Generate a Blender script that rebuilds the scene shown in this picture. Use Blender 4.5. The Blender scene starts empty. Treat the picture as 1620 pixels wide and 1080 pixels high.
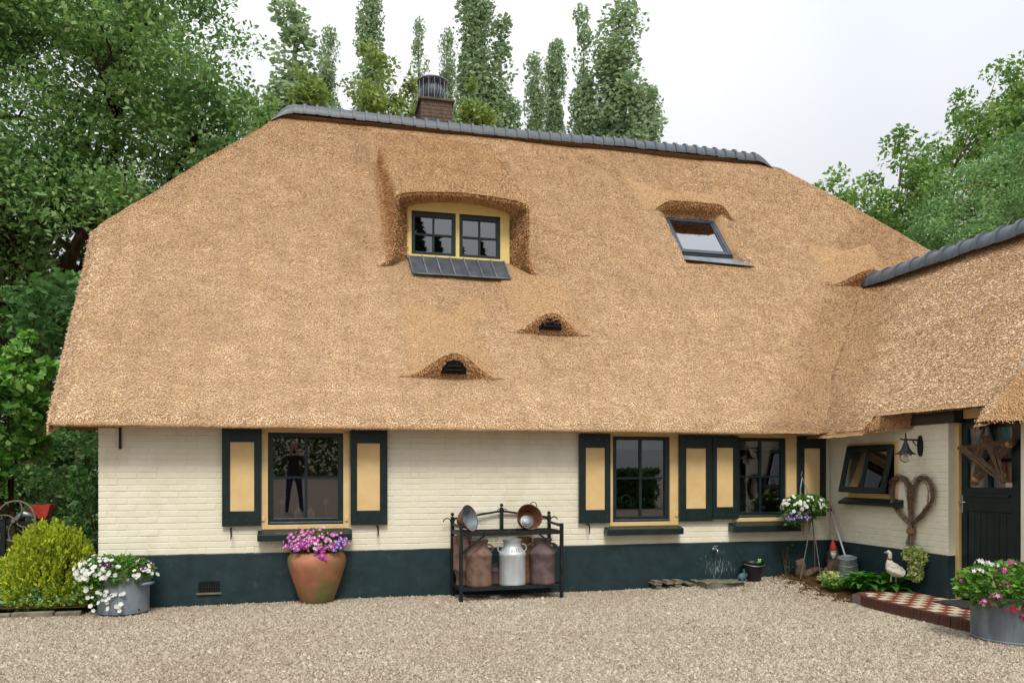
import bpy, math, random, zlib
import numpy as np
from math import sin, cos, pi, radians
random.seed(11); rng = np.random.default_rng(11)
S = bpy.context.scene
COL = S.collection

# ---------------------------------------------------------------- camera, sky, sun, exposure
F_PX, HZ, VX, CAM_H = 1250.0, 745.0, 510.0, 1.6
YAW = math.atan((810 - VX) / F_PX)
CAM_D = F_PX * CAM_H / 204.0 / cos(YAW)
cam_data = bpy.data.cameras.new('camera'); cam = bpy.data.objects.new('camera', cam_data); COL.objects.link(cam)
cam.location = (0, -CAM_D, CAM_H); cam.rotation_euler = (pi / 2, 0, -YAW)
cam_data.sensor_fit = 'HORIZONTAL'; cam_data.sensor_width = 36; cam_data.lens = F_PX / 1620 * 36
cam_data.shift_y = (HZ - 540) / 1620; cam_data.clip_end = 2000; cam_data.clip_start = 0.05
S.camera = cam

SUN_DIR = np.array([-0.08, -0.70, 0.90]); SUN_DIR /= np.linalg.norm(SUN_DIR)
SUN_EL = math.asin(SUN_DIR[2]); SUN_AZ = math.atan2(SUN_DIR[0], SUN_DIR[1])
world = bpy.data.worlds.new('World'); S.world = world; world.use_nodes = True
wn = world.node_tree.nodes; wl = world.node_tree.links; wn.clear()
w_out = wn.new('ShaderNodeOutputWorld'); w_bg = wn.new('ShaderNodeBackground'); w_bg.inputs[1].default_value = 0.1
w_sky = wn.new('ShaderNodeTexSky'); w_sky.sky_type = 'NISHITA'; w_sky.sun_disc = False
w_sky.sun_elevation = SUN_EL; w_sky.sun_rotation = SUN_AZ; w_sky.air_density = 1.0; w_sky.dust_density = 4.0
w_tc = wn.new('ShaderNodeTexCoord'); w_no = wn.new('ShaderNodeTexNoise'); w_no.inputs['Scale'].default_value = 1.3; w_no.inputs['Detail'].default_value = 3
w_cr = wn.new('ShaderNodeValToRGB')
w_cr.color_ramp.elements[0].position = 0.3; w_cr.color_ramp.elements[0].color = (0.66, 0.72, 0.79, 1)
w_cr.color_ramp.elements[1].position = 0.7; w_cr.color_ramp.elements[1].color = (1.0, 1.0, 1.0, 1)
w_sc = wn.new('ShaderNodeMixRGB'); w_sc.blend_type = 'MULTIPLY'; w_sc.inputs[0].default_value = 1; w_sc.inputs[2].default_value = (6.7, 6.75, 6.85, 1)
w_mx = wn.new('ShaderNodeMixRGB'); w_mx.inputs[0].default_value = 0.93
w_xyz = wn.new('ShaderNodeSeparateXYZ'); wl.new(w_tc.outputs['Generated'], w_xyz.inputs[0])     # overcast sky: zenith brighter than horizon
w_mr = wn.new('ShaderNodeMapRange'); w_mr.inputs[1].default_value = 0; w_mr.inputs[2].default_value = 1; w_mr.inputs[3].default_value = 0.45; w_mr.inputs[4].default_value = 1.65
wl.new(w_xyz.outputs[2], w_mr.inputs[0]); w_el = wn.new('ShaderNodeMixRGB'); w_el.blend_type = 'MULTIPLY'; w_el.inputs[0].default_value = 1
wl.new(w_tc.outputs['Generated'], w_no.inputs['Vector']); wl.new(w_no.outputs['Fac'], w_cr.inputs[0])
wl.new(w_cr.outputs[0], w_sc.inputs[1]); wl.new(w_sky.outputs[0], w_mx.inputs[1]); wl.new(w_sc.outputs[0], w_el.inputs[1]); wl.new(w_mr.outputs[0], w_el.inputs[2]); wl.new(w_el.outputs[0], w_mx.inputs[2])
wl.new(w_mx.outputs[0], w_bg.inputs[0]); wl.new(w_bg.outputs[0], w_out.inputs[0])

sun_data = bpy.data.lights.new('sun', 'SUN'); sun_data.energy = 1.5; sun_data.angle = radians(18); sun_data.color = (1.0, 0.95, 0.87)
sun = bpy.data.objects.new('sun', sun_data); COL.objects.link(sun)
from mathutils import Vector
sun.rotation_euler = Vector(SUN_DIR).to_track_quat('Z', 'Y').to_euler(); sun.location = (-20, -30, 40)
S.view_settings.view_transform = 'Standard'; S.view_settings.look = 'None'; S.view_settings.exposure = 0.78; S.view_settings.gamma = 1
S.view_settings.use_curve_mapping = False
S.render.engine = 'CYCLES'; S.cycles.max_bounces = 8; S.cycles.transparent_max_bounces = 12

# ---------------------------------------------------------------- photo pixel -> world helpers
_c, _s = cos(YAW), sin(YAW)
CR = np.array([_c, -_s, 0.]); CF = np.array([_s, _c, 0.]); CU = np.array([0, 0, 1.]); CC = np.array([0, -CAM_D, CAM_H])
def ray(px, py): return CF + CR * (px - 810) / F_PX + CU * (HZ - py) / F_PX
def hit(px, py, p, n):
    d = ray(px, py); n = np.array(n, float); return CC + d * (np.dot(np.array(p) - CC, n) / np.dot(d, n))
def on_wall(px, py, Y=0.): return hit(px, py, (0, Y, 0), (0, 1, 0))
def on_wing(px, py, X=7.17): return hit(px, py, (X, 0, 0), (1, 0, 0))
def on_gnd(px, py, z=0.): return hit(px, py, (0, 0, z), (0, 0, 1))
def at_depth(px, py, d): return CC + ray(px, py) * d
def WX(px, Y=0.): return float(on_wall(px, 745, Y)[0])
def WZ(px, py, Y=0.): return float(on_wall(px, py, Y)[2])

# ---------------------------------------------------------------- materials
def srgb(h):
    h = h.lstrip('#'); o = []
    for i in (0, 2, 4):
        c = int(h[i:i + 2], 16) / 255; o.append(c / 12.92 if c <= 0.04045 else ((c + 0.055) / 1.055) ** 2.4)
    return (*o, 1.0)
def new_mat(name):
    m = bpy.data.materials.new(name); m.use_nodes = True
    return m, m.node_tree.nodes, m.node_tree.links, m.node_tree.nodes['Principled BSDF']
def ramp(nodes, cols, pos=None):
    r = nodes.new('ShaderNodeValToRGB'); e = r.color_ramp.elements
    n = len(cols); pos = pos or [i / (n - 1) for i in range(n)]
    while len(e) < n: e.new(0.5)
    for i in range(n): e[i].position = pos[i]; e[i].color = srgb(cols[i]) if isinstance(cols[i], str) else cols[i]
    return r
def pmat(name, cols, scale=6, rough=0.6, metal=0.0, bump=0.0, bscale=None, spec=0.3, detail=6, stretch=None, dist=0.01, patch=None):
    """noise-driven colour + fine relief"""
    m, N, L, B = new_mat(name)
    tc = N.new('ShaderNodeTexCoord'); src = tc.outputs['Object']
    if stretch:
        mp = N.new('ShaderNodeMapping'); mp.inputs['Scale'].default_value = stretch; L.new(src, mp.inputs[0]); src = mp.outputs[0]
    no = N.new('ShaderNodeTexNoise'); no.inputs['Scale'].default_value = scale; no.inputs['Detail'].default_value = detail
    no.inputs['Roughness'].default_value = 0.6
    L.new(src, no.inputs['Vector'])
    k = len(cols); r = ramp(N, cols, [0.3 + 0.4 * i / max(1, k - 1) for i in range(k)] if k > 1 else [0.5])
    L.new(no.outputs['Fac'], r.inputs[0]); col = r.outputs[0]
    if patch:   # (colour, scale, low, high): worn or stained areas with a shape of their own
        n2 = N.new('ShaderNodeTexNoise'); n2.inputs['Scale'].default_value = patch[1]; n2.inputs['Detail'].default_value = 5; L.new(src, n2.inputs['Vector'])
        r2 = ramp(N, [(0, 0, 0, 1), (1, 1, 1, 1)], [patch[2], patch[3]]); L.new(n2.outputs['Fac'], r2.inputs[0])
        mx = N.new('ShaderNodeMixRGB'); mx.inputs[2].default_value = srgb(patch[0]); L.new(r2.outputs[0], mx.inputs[0]); L.new(col, mx.inputs[1]); col = mx.outputs[0]
    L.new(col, B.inputs['Base Color'])
    B.inputs['Roughness'].default_value = rough; B.inputs['Metallic'].default_value = metal; B.inputs['Specular IOR Level'].default_value = spec
    if bump:
        n3 = N.new('ShaderNodeTexNoise'); n3.inputs['Scale'].default_value = bscale or scale * 6; n3.inputs['Detail'].default_value = 5; L.new(src, n3.inputs['Vector'])
        bp = N.new('ShaderNodeBump'); bp.inputs['Strength'].default_value = bump; bp.inputs['Distance'].default_value = dist
        L.new(n3.outputs['Fac'], bp.inputs['Height']); L.new(bp.outputs[0], B.inputs['Normal'])
    return m
def island_mat(name, cols, pos=None, rough=0.8, spec=0.15, patch=None, trans=0.0, patch_scale=0.7, metal=0.0):
    """colour picked per piece (leaf, straw, pebble), with broad patches on top"""
    m, N, L, B = new_mat(name)
    g = N.new('ShaderNodeNewGeometry'); r = ramp(N, cols, pos); L.new(g.outputs['Random Per Island'], r.inputs[0]); col = r.outputs[0]
    if patch:
        tc = N.new('ShaderNodeTexCoord'); no = N.new('ShaderNodeTexNoise'); no.inputs['Scale'].default_value = patch_scale; no.inputs['Detail'].default_value = 4
        L.new(tc.outputs['Object'], no.inputs['Vector'])
        r2 = ramp(N, [patch[0], patch[1]], [0.35, 0.65]); L.new(no.outputs['Fac'], r2.inputs[0])
        mx = N.new('ShaderNodeMixRGB'); mx.blend_type = 'MULTIPLY'; mx.inputs[0].default_value = 1.0
        L.new(col, mx.inputs[1]); L.new(r2.outputs[0], mx.inputs[2]); col = mx.outputs[0]
    L.new(col, B.inputs['Base Color']); B.inputs['Roughness'].default_value = rough; B.inputs['Specular IOR Level'].default_value = spec
    B.inputs['Metallic'].default_value = metal
    if trans:
        tr = N.new('ShaderNodeBsdfTranslucent'); hs = N.new('ShaderNodeHueSaturation'); hs.inputs['Value'].default_value = 1.5; hs.inputs['Saturation'].default_value = 1.15
        L.new(col, hs.inputs['Color']); L.new(hs.outputs[0], tr.inputs[0])
        ms = N.new('ShaderNodeMixShader'); ms.inputs[0].default_value = trans
        L.new(B.outputs[0], ms.inputs[1]); L.new(tr.outputs[0], ms.inputs[2]); L.new(ms.outputs[0], N['Material Output'].inputs[0])
    return m
def glass_mat(name, tint=(0.9, 0.95, 0.95, 1), ior=1.5, rough=0.0, boost=1.0):
    m, N, L, B = new_mat(name); N.remove(B)
    fr = N.new('ShaderNodeFresnel'); fr.inputs[0].default_value = ior
    mu = N.new('ShaderNodeMath'); mu.operation = 'MULTIPLY'; mu.inputs[1].default_value = boost; mu.use_clamp = True; L.new(fr.outputs[0], mu.inputs[0])
    t = N.new('ShaderNodeBsdfTransparent'); t.inputs[0].default_value = tint
    gl = N.new('ShaderNodeBsdfGlossy'); gl.inputs['Roughness'].default_value = rough; gl.inputs[0].default_value = (0.95, 0.97, 1, 1)
    mx = N.new('ShaderNodeMixShader'); L.new(mu.outputs[0], mx.inputs[0]); L.new(t.outputs[0], mx.inputs[1]); L.new(gl.outputs[0], mx.inputs[2])
    L.new(mx.outputs[0], N['Material Output'].inputs[0]); return m

M = {}
M['thatch'] = pmat('thatch', ['#8f6f4c', '#bf9a70', '#dcb98f'], scale=60, rough=0.95, bump=1.0, bscale=80, spec=0.05, dist=0.03)
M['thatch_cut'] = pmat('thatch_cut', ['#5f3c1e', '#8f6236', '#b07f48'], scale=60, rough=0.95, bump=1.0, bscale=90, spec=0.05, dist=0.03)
def straw_material(name, cols, lo, hi):
    m = island_mat(name, cols, [0, .2, .5, .8, 1], rough=0.75, spec=0.15); N, L = m.node_tree.nodes, m.node_tree.links; B = N['Principled BSDF']
    col = B.inputs['Base Color'].links[0].from_socket; tc = N.new('ShaderNodeTexCoord')
    for sc, st, a, b in ((1.1, (.7, 1, 1), (.89, .86, .84, 1), (1.03, 1.02, 1.0, 1)), (7.0, (.45, 1, 1), lo, hi), (3.2, (1.7, .28, .28), (.86, .84, .83, 1), (1.05, 1.04, 1.03, 1))):
        mp = N.new('ShaderNodeMapping'); mp.inputs['Scale'].default_value = st; L.new(tc.outputs['Object'], mp.inputs[0])
        no = N.new('ShaderNodeTexNoise'); no.inputs['Scale'].default_value = sc; no.inputs['Detail'].default_value = 5; L.new(mp.outputs[0], no.inputs['Vector'])
        r2 = ramp(N, [a, b], [0.35, 0.62]); L.new(no.outputs['Fac'], r2.inputs[0]); mx = N.new('ShaderNodeMixRGB'); mx.blend_type = 'MULTIPLY'; mx.inputs[0].default_value = 1.0
        L.new(col, mx.inputs[1]); L.new(r2.outputs[0], mx.inputs[2]); col = mx.outputs[0]
    # grey-brown darkening along the valley between both roofs
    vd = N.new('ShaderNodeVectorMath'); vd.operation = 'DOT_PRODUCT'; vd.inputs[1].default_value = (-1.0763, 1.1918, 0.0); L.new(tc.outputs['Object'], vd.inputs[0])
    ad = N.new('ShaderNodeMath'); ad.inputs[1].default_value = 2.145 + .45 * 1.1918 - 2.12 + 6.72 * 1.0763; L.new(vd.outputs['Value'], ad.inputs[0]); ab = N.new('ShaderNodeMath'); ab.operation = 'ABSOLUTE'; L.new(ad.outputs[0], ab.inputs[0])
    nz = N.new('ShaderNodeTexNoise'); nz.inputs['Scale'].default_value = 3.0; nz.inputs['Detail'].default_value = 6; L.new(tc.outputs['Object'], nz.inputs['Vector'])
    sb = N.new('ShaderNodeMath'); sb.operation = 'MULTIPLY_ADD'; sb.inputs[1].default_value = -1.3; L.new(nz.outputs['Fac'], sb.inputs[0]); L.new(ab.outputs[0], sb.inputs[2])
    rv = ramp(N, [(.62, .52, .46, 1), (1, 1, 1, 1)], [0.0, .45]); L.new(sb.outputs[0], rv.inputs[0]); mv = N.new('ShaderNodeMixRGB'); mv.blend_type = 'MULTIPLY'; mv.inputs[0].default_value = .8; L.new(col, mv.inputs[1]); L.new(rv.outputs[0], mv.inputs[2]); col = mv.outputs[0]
    L.new(col, B.inputs['Base Color']); return m
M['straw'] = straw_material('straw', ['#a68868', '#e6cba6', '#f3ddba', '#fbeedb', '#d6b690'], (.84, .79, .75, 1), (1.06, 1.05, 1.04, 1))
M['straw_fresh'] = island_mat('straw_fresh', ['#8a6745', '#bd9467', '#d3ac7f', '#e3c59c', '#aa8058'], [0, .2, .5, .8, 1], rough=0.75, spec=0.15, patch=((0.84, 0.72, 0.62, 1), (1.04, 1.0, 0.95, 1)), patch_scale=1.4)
M['cream'] = pmat('cream_paint', ['#d9d2b9', '#e2dcc6', '#e8e3d0'], scale=3, rough=0.55, bump=0.25, bscale=60, spec=0.3, dist=0.004, patch=('#c9bc98', 1.4, 0.6, 0.8))
M['plinth'] = pmat('plinth_paint', ['#19292d', '#1f3236', '#263a3f'], scale=5, rough=0.5, bump=0.35, bscale=14, spec=0.35, dist=0.006, patch=('#3c4c50', 7, 0.62, 0.85))
M['green'] = pmat('dark_green_paint', ['#0c1b1b', '#102323', '#152a2a'], scale=8, rough=0.35, bump=0.1, bscale=40, spec=0.45, dist=0.002)
M['yellow'] = pmat('ochre_paint', ['#cfae74', '#d6b780', '#dcc08c'], scale=4, rough=0.45, bump=0.1, bscale=50, spec=0.35, dist=0.002)
M['yellow2'] = pmat('dormer_yellow_paint', ['#d8be72', '#dec67e', '#e2cd8a'], scale=4, rough=0.45, bump=0.1, bscale=50, spec=0.35, dist=0.002)
M['glass'] = glass_mat('window_glass', (0.55, 0.58, 0.58, 1), 1.55, boost=3.2)
M['sky_glass'] = glass_mat('roof_window_glass', (0.10, 0.13, 0.14, 1), 1.6, boost=3.4)
M['dormer_glass'] = glass_mat('dormer_glass', (0.25, 0.28, 0.28, 1), 1.6, boost=4.0)
M['door_glass'] = glass_mat('door_glass', (0.95, 0.95, 0.95, 1), 1.3, boost=.5)
M['bulb_glass'] = glass_mat('bulb_glass', (0.96, 0.93, 0.86, 1), 1.4)
M['lead'] = pmat('lead_sheet', ['#3d4147', '#4a4f56', '#585e65'], scale=8, rough=0.5, metal=0.3, bump=0.2, bscale=30, dist=0.003)
M['ridge'] = pmat('ridge_tile_clay', ['#41494f', '#4d555c', '#5a636b'], scale=9, rough=0.45, bump=0.15, bscale=50, spec=0.45, dist=0.003)
M['zinc'] = pmat('zinc', ['#7f868b', '#949ca2', '#a6aeb3'], scale=7, rough=0.42, metal=0.6, bump=0.15, bscale=20, dist=0.003)
M['zinc_old'] = pmat('weathered_zinc', ['#5d646a', '#737b82', '#878f95'], scale=4, rough=0.6, metal=0.25, bump=0.15, bscale=30, dist=0.003, stretch=(2, 2, 0.5), patch=('#3e444a', 3.0, 0.55, 0.8))
M['grey_paint'] = pmat('grey_enamel', ['#6d7780', '#76818a', '#828c95'], scale=5, rough=0.35, spec=0.5, bump=0.05, patch=('#55606a', 4, 0.6, 0.8))
M['roofwin'] = pmat('roof_window_frame', ['#3e474e', '#48525a', '#525d66'], scale=5, rough=0.4, metal=0.3)
M['iron'] = pmat('black_iron', ['#1a1c1e', '#232628', '#2d3032'], scale=12, rough=0.5, metal=0.3, bump=0.1, dist=0.002)
M['grey_iron'] = pmat('old_grey_iron', ['#5a544c', '#6f6a60', '#837d72'], scale=10, rough=0.7, metal=0.3, bump=0.2, dist=0.003)
M['rust'] = pmat('rust', ['#54423a', '#6d574c', '#80695c', '#6f5a50'], scale=7, rough=0.85, bump=0.4, bscale=60, spec=0.1, dist=0.004, patch=('#7d5a44', 3.5, 0.55, 0.8))
M['rust2'] = pmat('rust_violet', ['#4a3d3b', '#5f504d', '#706260'], scale=8, rough=0.85, bump=0.4, bscale=60, spec=0.1, dist=0.004, patch=('#7a5c4c', 4, 0.55, 0.8))
M['rust3'] = pmat('rust_orange', ['#4f3828', '#6b4a33', '#836046'], scale=8, rough=0.8, bump=0.4, bscale=60, spec=0.15, dist=0.004)
M['can_white'] = pmat('aluminium_can', ['#a9aeb0', '#bfc5c7', '#cfd4d5'], scale=5, rough=0.4, metal=0.35, bump=0.15, bscale=25, dist=0.003, stretch=(1, 1, 0.4), patch=('#8d9290', 3.5, 0.6, 0.8))
M['can_green'] = pmat('olive_can', ['#4e4a33', '#5d583e', '#6b6549'], scale=6, rough=0.7, bump=0.2)
M['red_print'] = pmat('red_print', ['#9c2f35', '#a8393d'], scale=9, rough=0.6)
M['terracotta'] = pmat('terracotta', ['#8d5a43', '#a46a50', '#b27c62'], scale=3.5, rough=0.75, bump=0.2, bscale=30, spec=0.2, dist=0.004, patch=('#6c6a3e', 2.2, 0.40, 0.62))
M['black_plastic'] = pmat('black_plastic', ['#17151a', '#1e1b21', '#26232a'], scale=6, rough=0.4, spec=0.4)
M['soil'] = pmat('soil', ['#33261a', '#46351f', '#5a4630'], scale=14, rough=0.95, bump=0.8, bscale=40, dist=0.02, spec=0.05)
M['wood_grey'] = pmat('weathered_wood', ['#5b5346', '#736a5a', '#8a8070'], scale=10, rough=0.85, bump=0.5, bscale=30, dist=0.004, stretch=(1, .15, 1))
M['bark'] = pmat('bark', ['#2a2219', '#3d3225', '#51452f'], scale=8, rough=0.95, bump=1.0, bscale=14, dist=0.03, stretch=(1, 1, .25), spec=0.05)
M['bark_pale'] = pmat('pale_bark', ['#5a5244', '#7a7261', '#8f8878'], scale=8, rough=0.95, bump=0.8, bscale=14, dist=0.03, stretch=(1, 1, .25), spec=0.05)
M['driftwood'] = pmat('driftwood', ['#43342a', '#5b4a3c', '#766454'], scale=9, rough=0.9, bump=0.8, bscale=22, dist=0.015)
M['twig'] = pmat('twig', ['#5a4738', '#77614f', '#8f7966'], scale=30, rough=0.9, bump=0.3, spec=0.1)
M['raffia'] = pmat('raffia', ['#9a7a4e', '#b08f60'], scale=40, rough=0.9)
M['stone'] = pmat('stone', ['#5e594c', '#716b5c', '#847e6e'], scale=9, rough=0.9, bump=0.5, bscale=35, dist=0.006, patch=('#5a6144', 5, 0.52, 0.72))
M['goose'] = pmat('goose_paint', ['#a8a090', '#c4bdac', '#d2ccbd'], scale=14, rough=0.8, bump=0.5, bscale=45, dist=0.005, patch=('#8a7f6c', 12, 0.55, 0.75))
M['goose_beak'] = pmat('goose_beak', ['#a59a84', '#b8ac95'], scale=14, rough=0.8)
M['brown'] = pmat('brown_band', ['#5f4632', '#70553e'], scale=14, rough=0.8)
M['red'] = pmat('red_paint', ['#a03028', '#b53a30', '#bf4a3d'], scale=10, rough=0.6, bump=0.15, patch=('#84291f', 6, 0.55, 0.75))
M['white'] = pmat('white_paint', ['#d0cfc8', '#dcdbd5'], scale=8, rough=0.5)
M['skin_paint'] = pmat('face_paint', ['#b89a86', '#c7aa96'], scale=10, rough=0.7)
M['blue_clay'] = pmat('blue_grey_clay', ['#3f545c', '#4e646c', '#5f767d'], scale=16, rough=0.6, bump=0.3)
M['frog'] = pmat('bright_green_plastic', ['#3fae2c', '#66c93a', '#8bdc55'], scale=9, rough=0.4)
M['tile_red'] = pmat('red_tile', ['#6d3228', '#7d3d31', '#88483a'], scale=9, rough=0.55, bump=0.15, dist=0.003)
M['tile_cream'] = pmat('cream_tile', ['#b5a98e', '#c3b89d', '#cec4ab'], scale=9, rough=0.55, bump=0.15, dist=0.003)
M['edge_brick'] = pmat('edge_brick', ['#4a2f28', '#5f3e34', '#715044'], scale=14, rough=0.85, bump=0.5, bscale=40, dist=0.005)
M['chim_brick'] = pmat('chimney_brick', ['#4e3f35', '#615044', '#735f52'], scale=14, rough=0.85, bump=0.5, bscale=40, dist=0.005)
M['mortar'] = pmat('mortar', ['#6a6258', '#7a7268'], scale=14, rough=0.95, bump=0.3)
M['mat'] = pmat('rubber_mat', ['#2a292b', '#343335', '#3e3d3f'], scale=30, rough=0.9, bump=0.6, bscale=90)
M['room'] = pmat('room_plaster', ['#6b6a66', '#77756f'], scale=3, rough=0.9)
M['room_floor'] = pmat('room_floor_boards', ['#4a4038', '#5a4f45'], scale=5, rough=0.6)
M['blind'] = pmat('blind_cloth', ['#b9b39a', '#c6c0a8'], scale=3, rough=0.9, stretch=(1, 1, 8))
M['dark'] = pmat('dark_void', ['#0a0a0a', '#101010'], scale=5, rough=0.9)
M['chrome'] = pmat('brushed_steel', ['#a5a8aa', '#bbbec0'], scale=20, rough=0.3, metal=0.9)
M['limewash'] = pmat('lime_residue', ['#9aa3a5', '#c3c9c9'], scale=30, rough=0.9, bump=0.3)
M['tape'] = pmat('jute', ['#6b5236', '#836746'], scale=40, rough=0.9)
M['basket'] = pmat('wicker', ['#6d5c4c', '#887562', '#9c8b76'], scale=30, rough=0.9, bump=0.8, bscale=60, dist=0.01)
M['skin'] = pmat('skin', ['#b98a72', '#c79a82'], scale=6, rough=0.6)
M['shirt'] = pmat('dark_shirt', ['#2a2223', '#352b2c'], scale=9, rough=0.9)
M['jeans'] = pmat('blue_jeans', ['#2e3a52', '#3a4762'], scale=20, rough=0.9)
M['hair'] = pmat('grey_hair', ['#7d7770', '#99938b'], scale=30, rough=0.8)
def leafmat(name, cols, trans=0.3, patch=((0.75, 0.75, 0.7, 1), (1.15, 1.1, 1.0, 1)), ps=0.6, spec=0.25, rough=0.55):
    return island_mat(name, cols, None, rough=rough, spec=spec, patch=patch, trans=trans, patch_scale=ps)
M['oak'] = leafmat('oak_leaf', ['#577c48', '#698e55', '#80a268', '#a0b784'])
M['dark_leaf'] = leafmat('understory_leaf', ['#446a3b', '#547b48', '#678c58'])
M['linden'] = leafmat('linden_leaf', ['#4f7f36', '#629344', '#7aa856', '#97bb70'])
M['golden'] = leafmat('golden_leaf', ['#9db030', '#b0c03c', '#c4ce4e', '#8da232', '#778f34'], ps=4)
M['poplar'] = leafmat('poplar_leaf', ['#748f6c', '#86a07b', '#9cb190', '#b8c8ae'], trans=0.3)  # paled greens: the haze of distance is put into the leaf colour
M['lime_tree'] = leafmat('yellow_green_leaf', ['#6a8248', '#7e9455', '#94a664', '#a9b676'])
M['right_tree'] = leafmat('maple_leaf', ['#55793f', '#688c4d', '#80a05e', '#9fb674'])
M['grey_tree'] = leafmat('willow_leaf', ['#5d8350', '#6f9560', '#86a874', '#9cb988'])
M['conifer'] = leafmat('conifer_needle', ['#1a2c1a', '#243a22', '#2f472b'], trans=0.1)
M['plant'] = leafmat('plant_leaf', ['#3c6426', '#4f7a30', '#66913f', '#7ea253'], ps=6)
M['hosta'] = leafmat('hosta_leaf', ['#2f6324', '#3b742b', '#4c8735', '#5e9740'], ps=5)
M['varieg'] = leafmat('variegated_leaf', ['#5a7f3a', '#9db665', '#cfd79a', '#dfe3b4', '#b5c46d'], ps=8)
M['pink'] = island_mat('pink_petal', ['#b0489a', '#c65bab', '#d986c2', '#a64fb0', '#cf4f8f', '#dcb4dc'], None, 0.6, 0.2, trans=0.25)
M['hotpink'] = island_mat('magenta_petal', ['#c43d8c', '#d558a0', '#dd7fb5', '#e3a5c9', '#b93480'], None, 0.6, 0.2, trans=0.25)
M['whitepet'] = island_mat('white_petal', ['#dfe0da', '#e6e6e0', '#d3d6cc'], None, 0.6, 0.2, trans=0.25)
M['purple'] = island_mat('dark_purple_petal', ['#4a2350', '#5c2d62', '#6d3a72'], None, 0.6, 0.2, trans=0.2)
M['violet'] = island_mat('violet_petal', ['#6d4aa8', '#7f5cb8', '#9478c6', '#b3a2d8'], None, 0.6, 0.2, trans=0.25)
M['redpet'] = island_mat('red_petal', ['#a52a4c', '#b9385c'], None, 0.6, 0.2, trans=0.25)
M['eyec'] = pmat('pale_eye', ['#d8d0b0', '#e2dcc0'], scale=9, rough=0.7)
M['grass'] = leafmat('grass_blade', ['#35561f', '#486b2a', '#5d7f38'], ps=2)
M['gravel'] = island_mat('gravel_stone', ['#6d6253', '#90846f', '#a69a86', '#b8ae9b', '#988a75', '#c9c1b1', '#807361'], [0, .15, .38, .6, .75, .92, 1], rough=0.85, spec=0.15, patch=((0.92, 0.88, 0.86, 1), (1.03, 1.03, 1.03, 1)), patch_scale=0.6)
M['gravel_bed'] = pmat('gravel_bed', ['#6b5e53', '#8b7b6d', '#a39385', '#b8aa9c'], scale=40, rough=0.95, bump=1.0, bscale=60, dist=0.02, spec=0.05)
# patterned curtain behind the door panes
_m, _N, _L, _B = new_mat('striped_curtain')
_tc = _N.new('ShaderNodeTexCoord'); _mp = _N.new('ShaderNodeMapping'); _mp.inputs['Scale'].default_value = (1, 9, 1.0); _L.new(_tc.outputs['Object'], _mp.inputs[0])
_no = _N.new('ShaderNodeTexNoise'); _no.inputs['Scale'].default_value = 1.6; _no.inputs['Detail'].default_value = 3; _L.new(_mp.outputs[0], _no.inputs['Vector'])
_r = ramp(_N, ['#7a4f45', '#a0604c', '#b98a86', '#5f8f8f', '#2f8f93', '#b58f92', '#8f9a6a', '#a8505a'], [.3, .38, .44, .48, .54, .58, .63, .7]); _L.new(_no.outputs['Fac'], _r.inputs[0])
_L.new(_r.outputs[0], _B.inputs['Base Color']); _B.inputs['Roughness'].default_value = 0.9; M['curtain'] = _m

# ---------------------------------------------------------------- object helpers
def V3(*a): return np.array(a, float)
def fast_mesh(name, verts, faces):
    """verts (N,3), faces (M,k) arrays"""
    me = bpy.data.meshes.new(name); verts = np.asarray(verts, np.float32); faces = np.asarray(faces, np.int32)
    n, (m, k) = len(verts), faces.shape
    me.vertices.add(n); me.vertices.foreach_set('co', verts.ravel())
    me.loops.add(m * k); me.loops.foreach_set('vertex_index', faces.ravel())
    me.polygons.add(m); me.polygons.foreach_set('loop_start', np.arange(0, m * k, k, dtype=np.int32)); me.polygons.foreach_set('loop_total', np.full(m, k, np.int32))
    me.update(calc_edges=True); return me
def link(name, me, mat, parent=None, smooth=False, loc=None, kind=None):
    if mat is not None and len(me.materials) == 0: me.materials.append(M[mat] if isinstance(mat, str) else mat)
    if smooth: me.polygons.foreach_set('use_smooth', np.ones(len(me.polygons), bool)); me.update()
    o = bpy.data.objects.new(name, me); COL.objects.link(o)
    if parent is not None: o.parent = parent
    if loc is not None: o.location = loc
    if kind: o['kind'] = kind
    return o
def tag(o, label, cat, group=None):
    o['label'] = label; o['category'] = cat
    if group: o['group'] = group
    return o
def thing(name, label, cat, loc=(0, 0, 0), rz=0.0, group=None):
    o = bpy.data.objects.new(name, None); COL.objects.link(o); o.location = loc; o.rotation_euler = (0, 0, rz); o.empty_display_size = 0.1
    return tag(o, label, cat, group)
def basis(d):
    d = np.asarray(d, float); d = d / (np.linalg.norm(d) + 1e-12)
    a = V3(0, 0, 1) if abs(d[2]) < 0.9 else V3(1, 0, 0)
    u = np.cross(a, d); u /= np.linalg.norm(u); return u, np.cross(d, u), d
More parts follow.
